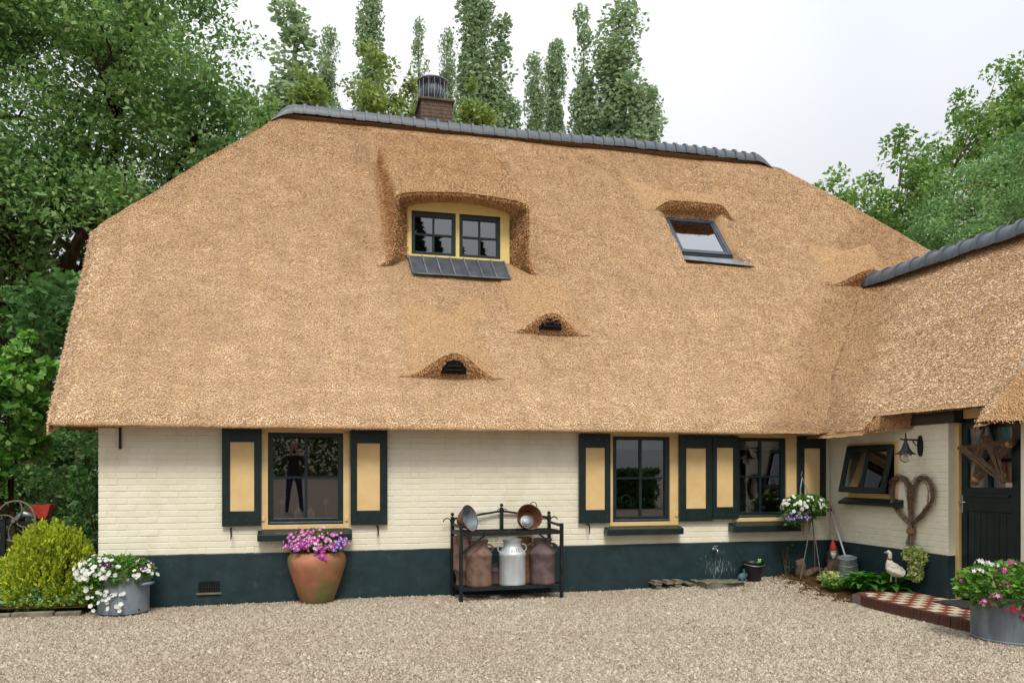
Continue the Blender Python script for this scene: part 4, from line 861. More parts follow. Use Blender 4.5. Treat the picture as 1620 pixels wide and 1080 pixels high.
MB().tube([(xd - .012, hy_, hz_ + .02), (xd - .05, hy_, hz_ + .02), (xd - .055, hy_ - .02, hz_ + .02), (xd - .055, hy_ - .11, hz_ + .02)], .009, 8).build('door_handle', 'chrome', door, smooth=True)

# ---- small fittings of the house
vx0, vx1, vz0, vz1 = WX(314, -.01), WX(348, -.01), WZ(331, 937, -.01), WZ(331, 919, -.01)
vg_ = MB().box(vx0, vx1, -.008, .0, vz0, vz1).build('air_grille', 'dark', house)
vg_.location.y = -.0062
for k in range(12): x = vx0 + (vx1 - vx0) * (k + .5) / 12; MB().box(x - .005, x + .005, -.019, -.009, vz0 + .01, vz1 - .005).build('grille_bar', 'iron', vg_)
MB().box(vx0, vx1, -.0195, -.0088, (vz0 + vz1) / 2 - .006, (vz0 + vz1) / 2 + .006).build('grille_bar', 'iron', vg_)
MB().box(vx0 - .02, vx1 + .02, -.03, -.0122, vz0 - .018, vz0 + .004).build('grille_sill', 'stone', vg_)
hx = WX(190, -.02); MB().box(hx - .012, hx + .012, -.03, -.004, WZ(190, 710), 2.24).build('wall_anchor', 'iron', house)

# ================================================================ PORCH FLOOR
PX0, PX1, PY0, PY1, PZ = 6.27, 7.32, -4.75, -1.62, 0.105
porch = MB().box(PX0 + .06, PX1, PY0, PY1, -.05, PZ - .012).build('porch', 'mortar'); porch['kind'] = 'structure'; porch['label'] = 'low tiled porch step in front of the green door'
ts = .132; nx = int((XW - PX0 - .07) / ts) + 1; ny = int((PY1 - PY0) / ts)
tile_me = {}
for c_ in ('tile_red', 'tile_cream'):
    m_ = MB().box(.0015, ts - .0015, .0015, ts - .0015, -.015, 0); me = bpy.data.meshes.new('tile'); me.from_pydata(m_.v, [], m_.f); me.update(); me.materials.append(M[c_]); tile_me[c_] = me
for i in range(nx):
    for j in range(ny):
        X0, Y0 = PX0 + .065 + i * ts, PY1 - .02 - (j + 1) * ts
        if X0 + ts > XW - .012 and not (Y0 > DOOR_Y0 + .01 and Y0 + ts < DOOR_Y1): continue
        if X0 + ts > PX1 or Y0 < -4.3: continue
        o = bpy.data.objects.new('tile', tile_me['tile_cream' if (i + j) % 2 else 'tile_red']); COL.objects.link(o); o.parent = porch
        o.location = (X0, Y0, PZ + random.uniform(-.0015, .0015)); o.rotation_euler = (random.uniform(-.008, .008), random.uniform(-.008, .008), 0)
eb = bpy.data.meshes.new('edging_brick'); m_ = MB().box(0, .062, 0, .047, 0, .15); eb.from_pydata(m_.v, [], m_.f); eb.update(); eb.materials.append(M['edge_brick'])
y = PY1; k = 0
while y > -4.4:
    o = bpy.data.objects.new('edging_brick', eb); COL.objects.link(o); o.parent = porch
    cvx = .16 * max(0, (y + 2.05) / .45) ** 2                               # far corner curves in to the bed
    o.location = (PX0 + cvx + random.uniform(-.004, .004), y - .047, PZ - .149 + random.uniform(-.004, .004)); o.rotation_euler = (random.uniform(-.03, .03), 0, random.uniform(-.02, .02)); y -= .0525
x = PX0 + .17
while x < XW - .05:
    o = bpy.data.objects.new('edging_brick', eb); COL.objects.link(o); o.parent = porch; o.rotation_euler = (0, 0, pi / 2); o.location = (x + .047, PY1 - .01, PZ - .149 + random.uniform(-.004, .004)); x += .0525
mt = MB().box(0, .40, 0, 1.0, 0, .014); doormat = mt.build('doormat', 'mat', bevel=.004, loc=(6.80, -3.42, PZ + .004)); doormat.rotation_euler = (0, 0, .02)
tag(doormat, 'dark rubber doormat lying on the chequered tiles before the door', 'doormat')
# soil of the corner bed
_G = np.array([[(x, y, float(ground_z(x, y)) + .03 * sm((x - 6.1) / .5) * sm((y + 1.66) / .2) + .012 * sin(17 * x) * cos(19 * y) - .006) for x in np.linspace(6.0, 7.18, 16)] for y in np.linspace(-1.62, 0, 22)])
cb = MB().grid(_G).build('corner_bed', 'soil', smooth=True); cb['kind'] = 'structure'; cb['label'] = 'dark soil bed in the corner between both walls'

# ================================================================ FLOWERS AND POTS
def blossom_mesh(name, pts, nrm, size, petals=5, star=False):
    pts = np.asarray(pts, float); n = len(pts); nrm = nrm / (np.linalg.norm(nrm, axis=1, keepdims=True) + 1e-9)
    r = rng.normal(0, 1, (n, 3)); u = np.cross(nrm, r); u /= np.linalg.norm(u, axis=1, keepdims=True) + 1e-9; w = np.cross(nrm, u)
    sz = size * rng.uniform(.75, 1.2, (n, 1)); k = petals * 2; v = np.empty((n, k + 1, 3)); v[:, 0] = pts - nrm * sz * .15
    for i in range(k):
        a = 2 * pi * i / k; rr = sz * .5 * (1.0 if i % 2 == 0 else (.45 if star else .82)); v[:, i + 1] = pts + (u * cos(a) + w * sin(a)) * rr + nrm * sz * .06 * (1 if i % 2 == 0 else 0)
    f = np.array([[0, i + 1, (i + 1) % k + 1] for i in range(k)])[None] + (np.arange(n) * (k + 1))[:, None, None]
    return fast_mesh(name, v.reshape(-1, 3), f.reshape(-1, 3))
def eyes(name, pts, nrm, size):
    return blossom_mesh(name, np.asarray(pts) + nrm / (np.linalg.norm(nrm, axis=1, keepdims=True) + 1e-9) * .002, nrm, size * .30, 4)
def bouquet(root, c, r, nleaf, leaf, flowers, leafmat='plant', trail=0.0, shell=.45, fsize=.05):
    """dome of small leaves with blossoms on its skin; flowers = [(material, count, centre offset, radii, name)]"""
    c = np.asarray(c, float); p = ell_pts(nleaf, c, r, shell)
    if trail: p[:, 2] -= trail * rng.random(nleaf) * (np.linalg.norm((p - c)[:, :2] / np.asarray(r)[:2], axis=1) > .65)
    link('foliage', leaf_mesh('foliage', p, leaf, .5, out=(p - c) * 3, up=.3), leafmat, root, kind='stuff')
    for m_, cnt, off, rad, nm, star in flowers:
        d = rng.normal(0, 1, (cnt, 3)); d[:, 2] = np.abs(d[:, 2]) * .8 - .15; d[:, 1] -= .55; d /= np.linalg.norm(d, axis=1, keepdims=True)
        q = c + np.asarray(off) + d * np.asarray(rad) * rng.uniform(.9, 1.08, (cnt, 1)); nn = d + rng.normal(0, .35, d.shape) + np.array([0, -.4, .25])
        link(nm, blossom_mesh(nm, q, nn, fsize, 5, star), m_, root, kind='stuff')
        if not star: link('blossom_centre', eyes('eye', q, nn, fsize), 'eyec', root, kind='stuff')

# grey enamel pan with white petunias, left
g = on_gnd(188, 973); pan = thing('flower_pan', 'grey enamel pan of trailing white and purple petunias beside the golden shrub', 'planter', (g[0], g[1] + .22, 0))
pr = [(.245, 0), (.262, .012), (.268, .06), (.272, .30), (.275, .40), (.288, .405), (.288, .418), (.268, .418), (.262, .36), (0, .36)]
autosmooth(MB().lathe(pr, 40).build('pan', 'grey_paint', pan))
for s_ in (-1, 1):
    a = -.45 if s_ > 0 else pi - .45; u = V3(cos(a), sin(a), 0); w_ = V3(-sin(a), cos(a), 0)
    MB().tube([u * .268 - w_ * .09 + V3(0, 0, .33), u * .32 - w_ * .08 + V3(0, 0, .335), u * .335 + V3(0, 0, .335), u * .32 + w_ * .08 + V3(0, 0, .335), u * .268 + w_ * .09 + V3(0, 0, .33)], .017, 8).build('handle', 'grey_paint', pan, smooth=True)
MB().lathe([(.012, 0), (.009, .008)], 10, (.20, -.178, .05), caps=(True, True), axis=(.75, -.66, 0)).build('drain_plug', 'iron', pan)
bouquet(pan, (-.06, -.02, .46), (.40, .33, .20), 2600, .055, [('whitepet', 95, (-.14, 0, -.02), (.30, .34, .24), 'white_blossoms', False), ('purple', 16, (-.12, -.04, .04), (.22, .26, .17), 'purple_blossoms', False), ('purple', 9, (.30, 0, .05), (.10, .2, .15), 'purple_blossoms', False), ('whitepet', 14, (.25, 0, -.03), (.16, .3, .16), 'white_blossoms', False)], fsize=.058)
q = V3(-.2, -.16, .36) + rng.normal(0, 1, (700, 3)) * V3(.11, .08, .10); link('trailing_stems', leaf_mesh('trail', q, .045, .5), 'plant', pan, kind='stuff')
q = V3(-.13, -.30, .20) + rng.uniform(-1, 1, (26, 3)) * V3(.20, .025, .14); link('white_blossoms', blossom_mesh('wb', q, np.tile([0., -1, .3], (26, 1)) + rng.normal(0, .3, (26, 3)), .052), 'whitepet', pan, kind='stuff')

# terracotta pot with pink petunias
g = on_gnd(500, 956); pot = thing('terracotta_pot', 'big mossy terracotta pot of pink petunias under the left window', 'flower pot', (g[0] + .01, g[1] + .20, 0))
pr = [(.185, 0), (.20, .02), (.235, .12), (.29, .28), (.335, .42), (.352, .50), (.345, .56), (.31, .61), (.285, .625), (.27, .62), (.27, .56), (0, .56)]
autosmooth(MB().lathe(pr, 48).build('pot', 'terracotta', pot), 50)
bouquet(pot, (0, 0, .70), (.34, .32, .20), 2400, .05, [('pink', 170, (0, 0, 0), (.38, .36, .225), 'pink_blossoms', False), ('violet', 40, (.22, -.02, -.02), (.17, .3, .17), 'violet_blossoms', False), ('whitepet', 22, (.02, -.04, -.02), (.26, .32, .15), 'pale_blossoms', False), ('violet', 16, (-.24, 0, -.02), (.14, .3, .15), 'violet_blossoms', False)], fsize=.052)
q = V3(.07, -.345, .60) + rng.normal(0, 1, (16, 3)) * V3(.05, .012, .035); link('trailing_blossoms', blossom_mesh('tb', q, np.tile([0., -1, .3], (16, 1)) + rng.normal(0, .3, (16, 3)), .05), 'pink', pot, kind='stuff')

# big zinc tub at the right edge
g = on_gnd(1612, 1023); tub = thing('zinc_tub', 'round weathered zinc tub of magenta and white geraniums in front of the door', 'planter', (g[0] + .26, g[1] + .30, 0))
pr = [(.355, 0), (.372, .004), (.376, .02), (.366, .03), (.366, .40), (.38, .405), (.385, .42), (.378, .43), (.36, .43), (.35, .37), (0, .37)]
autosmooth(MB().lathe(pr, 48).build('tub', 'zinc_old', tub))
for a in (-1.85, -1.85 + pi):
    u = V3(cos(a), sin(a), 0); w_ = V3(-sin(a), cos(a), 0)
    MB().tube([u * .368 - w_ * .11 + V3(0, 0, .29), u * .385 - w_ * .07 + V3(0, 0, .325), u * .40 + V3(0, 0, .335), u * .385 + w_ * .07 + V3(0, 0, .325), u * .368 + w_ * .11 + V3(0, 0, .29)], [.016, .017, .017, .017, .016], 8).build('handle', 'zinc_old', tub, smooth=True)
    MB().bar(u * .372 - w_ * .125 + V3(0, 0, .285), u * .372 + w_ * .125 + V3(0, 0, .285), .01, .05).build('handle_plate', 'zinc_old', tub)
bouquet(tub, (-.06, 0, .50), (.52, .42, .24), 3600, .062, [('hotpink', 10, (-.40, -.05, -.02), (.13, .22, .15), 'pink_clusters', True)], shell=.3)
def umbel(root, c, n, m_, r=.05, fs=.045, star=True):
    d = rng.normal(0, 1, (n, 3)); d /= np.linalg.norm(d, axis=1, keepdims=True); d[:, 2] = np.abs(d[:, 2]) * .8 - .1; d[:, 1] -= .3; q = np.asarray(c) + d * r
    link('flower_head', blossom_mesh('flower_head', q, d + rng.normal(0, .3, d.shape), fs, 5, star), m_, root, kind='stuff')
for ux, uy, uz, m_ in ((-.44, -.2, .44, 'hotpink'), (-.35, -.22, .56, 'hotpink'), (-.12, -.05, .72, 'hotpink'), (.02, -.12, .73, 'hotpink'), (.12, -.10, .70, 'hotpink'), (.22, -.14, .66, 'hotpink'), (.10, -.36, .50, 'hotpink'), (.17, -.40, .46, 'hotpink'), (.23, -.38, .52, 'hotpink'), (.21, -.44, .36, 'hotpink'), (-.25, -.1, .66, 'hotpink'), (-.50, -.16, .38, 'hotpink'), (.30, -.30, .60, 'hotpink'), (.36, -.36, .44, 'hotpink'),
                       (-.18, -.40, .40, 'whitepet'), (-.12, -.42, .37, 'whitepet'), (-.42, -.02, .74, 'whitepet'), (-.30, -.04, .72, 'whitepet'), (-.47, -.05, .66, 'whitepet'), (-.22, -.36, .36, 'redpet'), (-.24, -.34, .28, 'redpet'), (-.33, -.30, .34, 'redpet')):
    umbel(tub, (ux, uy, uz), 11, m_)

# ---- iron rack with milk cans
fl, fr = on_gnd(730, 953), on_gnd(890, 945); rx0, rx1 = float(fl[0]), float(fr[0]); ryf, ryb = -.56, -.09
rack = thing('iron_rack', 'black iron rack against the wall holding milk cans and pans', 'rack', (rx0, ryf, 0), .065); W_, D_ = rx1 - rx0, ryb - ryf
def post(x, y, z0, z1, t=.042): MB().box(x - t / 2, x + t / 2, y - t / 2, y + t / 2, z0, z1).build('post', 'iron', rack, bevel=.004)
zs = .83; zl = .155; za_ = .94
post(0, 0, 0, za_); post(W_, 0, 0, za_); post(0, D_, 0, 1.02); post(W_, D_, 0, 1.02)
MB().box(W_ / 2 - .021, W_ / 2 + .021, D_ - .02, D_ + .02, zs, 1.13).build('centre_post', 'iron', rack, bevel=.004)
for x in (0, W_, W_ / 2):
    MB().lathe([(.0, .0), (.018, .015), (.024, .03), (.018, .045), (0, .055)], 12, (x, D_, 1.02 if x != W_ / 2 else 1.13), caps=(False, False)).build('finial', 'iron', rack, smooth=True)
def rail(a, b, w=.03, h=.04, n='rail'): MB().bar(a, b, w, h).build(n, 'iron', rack)
rail((.021, 0, zs), (W_ - .021, 0, zs), .035, .045); rail((.021, D_, zs), (W_ - .021, D_, zs)); rail((.021, 0, zl), (W_ - .021, 0, zl), .035, .045); rail((.021, D_, zl), (W_ - .021, D_, zl))
for x in (0, W_):
    rail((x, .021, zs), (x, D_ - .021, zs)); rail((x, .021, zl), (x, D_ - .021, zl)); rail((x, .021, za_ - .03), (x, D_ - .021, za_ - .01), .02, .03, 'arm')
rail((.0, D_, .99), (W_ / 2 - .02, D_, 1.08), .018, .026, 'brace'); rail((W_, D_, .99), (W_ / 2 + .02, D_, 1.08), .018, .026, 'brace')
rail((.02, -.0, .60), (.30, -.0, zs - .02), .016, .022, 'brace'); rail((W_ - .02, 0, .60), (W_ - .30, 0, zs - .02), .016, .022, 'brace')
for k in range(1, 8): rail((.02, D_ * k / 8, zs), (W_ - .02, D_ * k / 8, zs), .006, .012, 'shelf_bar')
for k in range(1, 9): rail((W_ * k / 9, .02, zs + .011), (W_ * k / 9, D_ - .02, zs + .011), .012, .005, 'shelf_bar')
for k in range(1, 7): rail((.02, D_ * k / 7, zl), (W_ - .02, D_ * k / 7, zl), .03, .012, 'lower_shelf_bar')
for x, s_ in ((0, 1), (0, -1), (W_, 1), (W_, -1)):
    pts = [(x + s_ * (.02 + .05 * (1 - cos(t))), D_, .95 + .05 * sin(t)) for t in np.linspace(0, pi * .95, 9)]; MB().tube(pts, .007, 6).build('scroll', 'iron', rack, smooth=True)
for s_ in (1, -1):
    pts = [(W_ / 2 + s_ * (.02 + .02 * (1 - cos(t))), D_ - .02, 1.09 + .02 * sin(t)) for t in np.linspace(0, pi * .95, 7)]; MB().tube(pts, .006, 6).build('scroll', 'iron', rack, smooth=True)
def can(name, label, px0, px1, y, mat, rot=0., inverted=False, h=.565, z=None, cat='milk can'):
    x0, x1 = WX(px0, y), WX(px1, y); R_ = (x1 - x0) / 2; zb = (zl + .012) if z is None else z
    t = thing(name, label, cat, ((x0 + x1) / 2, y, zb), rot, None)
    k = h / .565; pr = [(R_ * .96, 0), (R_ * 1.0, .008), (R_ * .985, .03), (R_ * .985, .36 * k), (R_ * 1.02, .375 * k), (R_ * 1.02, .40 * k), (R_ * .95, .415 * k), (R_ * .70, .475 * k), (R_ * .66, .50 * k), (R_ * .67, .545 * k), (R_ * .72, .555 * k), (R_ * .72, .575 * k), (R_ * .64, .578 * k), (R_ * .62, .50 * k), (0, .49 * k)]
    if inverted: pr = [(r_, h * 1.02 - z_) for r_, z_ in pr][::-1]
    autosmooth(MB().lathe(pr, 36, caps=(True, True)).build('can_body', mat, t), 50)
    for s_ in (-1, 1):
        zz = .44 * k if not inverted else h - .44 * k; sg = 1 if not inverted else -1
        pts = [(s_ * (R_ * .80 + .055 * sin(a_)), 0, zz + sg * (-.03 + .10 * (1 - cos(a_)) / 2)) for a_ in np.linspace(0, pi * 1.05, 9)]
        MB().tube(pts, .011, 7).build('handle', mat, t, smooth=True)
    return t, R_, k
can('milk_can', 'rusty brown milk can at the left end of the rack, front row', 737, 778, ryf + .22, 'rust', .15)
cw_, Rw, kw = can('milk_can', 'pale grey aluminium milk can with red digits, middle of the rack', 789.5, 831, ryf + .20, 'can_white', .1)
can('milk_can', 'dark violet brown rusty milk can at the right end of the rack', 838, 878, ryf + .22, 'rust2', -.2)
can('milk_can', 'upside down rusty milk can in the rear left corner of the rack', 717, 746, ryf + .36, 'rust', 1.2, True, h=.60)
can('milk_can', 'rusty milk can half hidden behind the pale grey can', 812, 846, ryf + .385, 'rust3', 0, False, h=.565)
can('milk_can', 'short rusty can lying low between the two front left cans', 769, 795, ryf + .39, 'rust2', 0, False, h=.24)
for i_, ch_ in enumerate('8113'):        # faint red number on the shoulder
    cu = bpy.data.curves.new('digit', 'FONT'); cu.body = ch_; cu.size = .052; to = bpy.data.objects.new('digit_tmp', cu); COL.objects.link(to)
    me = bpy.data.meshes.new_from_object(to.evaluated_get(bpy.context.evaluated_depsgraph_get())); COL.objects.unlink(to); bpy.data.objects.remove(to)
    for v in me.vertices:
        a = (v.co.x + (i_ - 2) * .030 - .004) / (Rw * .85); f_ = .12 + .72 * v.co.y / .04; r_ = Rw * (.95 + (.70 - .95) * f_) + .0025; z_ = (.415 + .06 * f_) * kw + .002
        v.co = (r_ * sin(a), -r_ * cos(a), z_)
    link('digit', me, 'red_print', cw_)
# strainer and pan resting on top of the rack
z_s = zs + .018
def tilted(name, label, px, py_, y, mat_out, mat_in, R_, depth, tilt_axis, cat, base=.55):
    X_ = WX(px, y); axis = np.array(tilt_axis, float); axis /= np.linalg.norm(axis)
    t = thing(name, label, cat, (X_, y, z_s)); u, v, d = basis(axis)
    low = R_ * math.sqrt(max(0, 1 - axis[2] ** 2))
    c0 = V3(0, 0, low + .004) - axis * .0
    pr = [(R_ * base, -depth), (R_ * .97, -.012), (R_ * 1.03, 0), (R_ * 1.03, .008), (R_ * .97, .006)]
    b_low = (R_ * base) * math.sqrt(max(0, 1 - axis[2] ** 2)) - 0
    c0[2] = max(low + .0, R_ * base * math.sqrt(max(0, 1 - axis[2] ** 2)) + axis[2] * depth) + .006
    autosmooth(MB().lathe(pr, 36, c0, caps=(True, False), axis=axis).build('bowl', mat_out, t), 45)
    autosmooth(MB().lathe([(R_ * .97, .004), (R_ * base * .97, -depth * .97), (0, -depth * .97)], 36, c0, caps=(False, False), axis=axis).build('inside', mat_in, t), 60)
    return t, c0, axis
st, c0, ax = tilted('milk_strainer', 'rusty metal strainer tipped on its side on top of the rack, left', 743, 820, ryf + .24, 'rust', 'zinc_old', .165, .11, (.70, -.66, .28), 'strainer', .62)
MB().tube([c0 + ax * -.11, c0 + ax * -.15, c0 + ax * -.17], [.07, .055, .05], 16).build('spout', 'rust', st, smooth=True)
bk, c0, ax = tilted('rusty_pan', 'orange brown rusty pan leaning open towards the yard on top of the rack, right', 838, 820, ryf + .24, 'rust3', 'rust3', .165, .15, (.10, -.93, .36), 'pan', .72)
uu, vv, _ = basis(ax); up_ = V3(.45, 0, 1); up_ = up_ - ax * np.dot(up_, ax); up_ /= np.linalg.norm(up_); sd = np.cross(ax, up_)
MB().tube([c0 + up_ * .16 + sd * (.045 * cos(a_)) + up_ * (.055 * sin(a_)) for a_ in np.linspace(0, pi, 9)], .006, 6).build('handle', 'iron', bk, smooth=True)
for k in range(3): MB().lathe([(.088 - .02 * k, 0), (.088 - .02 * k, .008), (.075 - .02 * k, .012)], 24, c0 - ax * (.09 - .012 * k) - up_ * (.045) + sd * (.0), caps=(True, True), axis=ax).build('lid', 'zinc', bk, smooth=True)

# ---- tap, pallet, slab, bucket, figurines
p = on_wall(1129, 868, -.012); tap = thing('garden_tap', 'small metal garden tap on the dark plinth between the right windows and the ground', 'tap', tuple(p))
MB().lathe([(.028, 0), (.028, .008), (.012, .012), (.011, .05)], 14, (0, 0, 0), caps=(True, True), axis=(0, -1, 0)).build('wall_flange', 'chrome', tap, smooth=True)
MB().tube([(0, -.05, 0), (0, -.085, 0), (.004, -.105, -.015), (.006, -.11, -.055)], [.014, .014, .012, .010], 10).build('spout', 'chrome', tap, smooth=True)
MB().tube([(0, -.062, .0), (0, -.062, .045)], .008, 8).build('valve', 'chrome', tap); MB().bar((-.03, -.062, .048), (.03, -.062, .048), .010, .012).build('tap_lever', 'chrome', tap, bevel=.003)
g0, g1 = on_gnd(1036, 931, .02), on_gnd(1112, 930, .02); gz = float(ground_z(g0[0] + .3, g0[1] + .1))
pal = thing('wooden_pallet', 'low weathered grey wooden pallet on the gravel below the middle window', 'pallet', (g0[0], g0[1] + .02, gz)); Wp = float(g1[0] - g0[0])
for x in (.03, Wp / 2 - .02, Wp - .07):
    MB().box(x, x + .07, 0, .34, 0, .05).build('stringer', 'wood_grey', pal, bevel=.004)
for i_, (x, w_) in enumerate(((-.01, .12), (.17, .10), (.30, .11), (.46, .10), (.60, .09))):
    if x + w_ < Wp + .05:
        b_ = MB().box(x, x + w_, -.015 - .02 * (i_ % 2), .36, .051, .073).build('plank', 'wood_grey', pal, bevel=.003); b_.rotation_euler = (0, random.uniform(-.03, .03), random.uniform(-.03, .03))
for y in (.02, .17, .29): MB().box(0, Wp, y, y + .05, -.012, -.001).build('bottom_board', 'wood_grey', pal)
for i_, (x, w_) in enumerate(((.02, .10), (.19, .09), (.335, .09))): MB().box(x, x + w_, .02, .33, .078, .098).build('plank', 'wood_grey', pal, bevel=.003)
g0, g1 = on_gnd(1119, 932, .03), on_gnd(1186, 929, .05); sw = float(g1[0] - g0[0]); gz = float(ground_z(g0[0] + .3, g0[1] + .15))
slab_o = MB(); nS = 8; top = []
rows = [[(sw * a, .34 * b + .02 * sin(6 * a), .07 - .012 * (abs(a - .5) > .48) - .012 * (abs(b - .5) > .48) + .004 * sin(9 * a + 5 * b)) for a in np.linspace(0, 1, 12)] for b in np.linspace(0, 1, 8)]
slab_o.grid(rows); slab_o.box(.005, sw - .005, .02, .335, -.03, .055)
so = slab_o.build('stone_slab', 'stone', loc=(float(g0[0]), float(g0[1]) + .0, gz)); tag(so, 'flat mossy stone slab on the gravel under the tap', 'slab')
g = on_gnd(1211, 922, .09); gz = float(ground_z(g[0], -.2)); bkt = thing('black_bucket', 'black plastic bucket with a bright green frog ornament inside', 'bucket', (g[0] + .0, -.20, gz))
autosmooth(MB().lathe([(.10, 0), (.105, .01), (.135, .235), (.15, .24), (.155, .262), (.142, .264), (.132, .235), (.105, .19), (0, .19)], 32).build('bucket', 'black_plastic', bkt))
MB().tube([(.152 * cos(a_), -.152 * sin(a_) * .98, .245 - .03 * sin(a_)) for a_ in np.linspace(.1, pi - .1, 14)], .005, 6).build('bail_handle', 'zinc', bkt)
fr_ = thing('frog_ornament', 'bright green frog ornament peeking over the rim of the black bucket', 'ornament', (g[0] + .045, -.24, gz + .19))
MB().tube([(0, 0, 0), (0, -.005, .03), (.003, -.012, .06), (.012, -.03, .085), (.01, -.05, .09)], [.022, .03, .027, .024, .012], 10).build('frog_body', 'frog', fr_, smooth=True)
for s_ in (-1, 1): MB().lathe([(0, -.011), (.010, -.005), (.011, 0), (.008, .008), (0, .011)], 10, (.012 + s_ * .014, -.025, .108), caps=(False, False)).build('eye', 'eyec', fr_, smooth=True)
for i_, (px, py, s_, nm, lb) in enumerate(((1174, 918, .8, 'clay_figurine', 'smallest blue grey clay animal beside the stone slab'), (1189, 922, 1.15, 'clay_figurine', 'larger blue grey clay animal leaning against the black bucket'))):
    g = on_gnd(px, py, .08); gz = float(ground_z(g[0], -.15)); t = thing(nm, lb, 'figurine', (g[0], -.17, gz), .3 * i_)
    MB().tube([V3(-.06, .02, .03) * s_, V3(-.03, 0, .05) * s_, V3(.02, 0, .055) * s_, V3(.04, -.01, .09) * s_, V3(.045, -.03, .125) * s_, V3(.04, -.06, .12) * s_, V3(.035, -.075, .09) * s_], [a_ * s_ for a_ in (.02, .045, .05, .036, .032, .024, .012)], 10).build('figurine_body', 'blue_clay', t, smooth=True)
    for x, y in ((-.035, -.025), (-.035, .025), (.03, -.03), (.03, .025)): MB().tube([V3(x, y, .045) * s_, V3(x, y, 0) * s_], [.017 * s_, .015 * s_], 8).build('leg', 'blue_clay', t)
    for k in (-1, 1): MB().lathe([(0, 0), (.026 * s_, .003), (0, .008)], 10, V3(.045 + k * .03, -.02, .13) * s_, axis=(k, -.5, .1), caps=(False, False)).build('ear', 'blue_clay', t)

# ---- hanging flower cone on a three-legged stand
sx = float(WX(1277, -.32)); SY = -.32; gz = float(ground_z(sx, SY)); stand = thing('flower_stand', 'thin iron tripod with a wicker cone of white and violet flowers', 'plant stand', (sx, SY, gz))
cz = WZ(1284, 826, SY) - gz
for (bx, by_) in ((WX(1259, SY) - sx, -.10), (WX(1288, SY) - sx, -.16), (WX(1299, SY) - sx, .14)):
    tp = V3((WX(1284, SY) - sx) + random.uniform(-.015, .015), random.uniform(-.01, .01), cz + .12); MB().tube([(bx, by_, 0), tuple((V3(bx, by_, 0) + tp) / 2 + V3(.01, 0, 0)), tuple(tp)], .007, 6).build('leg', 'grey_iron', stand)
ctop = WZ(1270, 800, SY) - gz; cbot = WZ(1270, 845, SY) - gz; cxn = WX(1271, SY) - sx
autosmooth(MB().lathe([(.012, cbot), (.045, cbot + .09), (.085, cbot + .22), (.115, ctop), (.10, ctop), (0, ctop - .03)], 20, (cxn, -.02, 0)).build('wicker_cone', 'basket', stand), 60)
hk = V3(WX(1268.5, SY) - sx, 0, WZ(1268.5, 745, SY) - gz); jn = hk + V3(.005, 0, -.09)
MB().tube([hk, hk + V3(.0, 0, -.03), hk + V3(-.012, 0, -.06), jn], .006, 6).build('hook', 'grey_iron', stand)
for dx, dy in ((-.09, -.05), (.11, -.04), (.0, .12)): MB().tube([jn, jn + V3(dx * .4, dy * .4, -.13), V3(cxn + dx, dy, ctop)], .006, 6).build('hanger_wire', 'zinc', stand)
bouquet(stand, (cxn + .03, -.02, ctop + .0), (.34, .22, .17), 2600, .048, [('whitepet', 46, (-.05, 0, .0), (.34, .24, .18), 'white_blossoms', False), ('violet', 42, (-.20, -.06, -.17), (.15, .16, .13), 'violet_blossoms', False), ('whitepet', 26, (-.25, -.04, -.05), (.12, .18, .14), 'white_blossoms', False), ('purple', 12, (.14, -.08, -.08), (.20, .2, .12), 'purple_blossoms', False)], fsize=.052)
q = V3(cxn - .18, -.08, ctop - .14) + rng.normal(0, 1, (500, 3)) * V3(.09, .07, .06); link('trailing_leaves', leaf_mesh('tl', q, .04, .5), 'plant', stand, kind='stuff')

# ---- corner: driftwood, gnome stump, broom, upturned bucket, goose, hostas, twig heart
def knotty(pts, rad, seg=12, amp=.18, seed=1.):
    mb = MB().tube(pts, rad, seg); v = np.array(mb.v); c = np.mean(np.array(pts), 0); nz = n3(v * 14, seed)[:, None]; nz2 = n3(v * 31, seed + 3)[:, None]
    P = np.array(pts); d = v[:, None, :] - P[None]; k = np.argmin(np.sum(d * d, 2), 1); ctr = P[k]; v = v + (v - ctr) * (amp * nz + amp * .5 * nz2); mb.v = [tuple(q) for q in v]; return mb
X_ = float(WX(1268, -.2)); gz = float(ground_z(X_, -.2)); dw = thing('driftwood', 'gnarled brown driftwood root lying between the flower stand legs', 'driftwood', (X_, -.20, gz))
knotty([(-.02, 0, -.01), (-.02, 0, .08), (0, 0, .16), (-.03, .01, .25)], [.085, .08, .065, .055], seed=2.).build('upright_root', 'driftwood', dw, smooth=True)
knotty([(.0, -.02, .03), (.10, -.03, .06), (.22, 0, .10), (.34, .02, .09)], [.05, .055, .045, .035], seed=5.).build('lying_branch', 'driftwood', dw, smooth=True)
X_ = float(WX(1317, -.22)); gz = float(ground_z(X_, -.22)); gn = thing('gnome_stump', 'knotty wooden stump with a red hatted bearded gnome face in the corner', 'garden ornament', (X_, -.24, gz))
knotty([(0, 0, -.02), (.0, 0, .10), (.01, .0, .22), (.0, .01, .34), (.02, .02, .46)], [.12, .11, .095, .075, .03], 14, .22, 7.).build('stump', 'driftwood', gn, smooth=True)
knotty([(-.06, -.03, .0), (-.14, -.06, .06), (-.17, -.05, .14)], [.05, .04, .02], 10, .2, 3.).build('side_root', 'driftwood', gn, smooth=True)
MB().lathe([(.048, 0), (.046, .02), (.040, .06), (.026, .10), (.006, .14), (0, .142)], 16, (-.05, -.06, .385), caps=(True, False)).build('red_hat', 'red', gn, smooth=True)
MB().lathe([(.0, -.005), (.028, .0), (.040, .03), (.042, .06), (.03, .08), (0, .085)], 16, (-.05, -.062, .325), caps=(False, False)).build('face', 'skin_paint', gn, smooth=True)
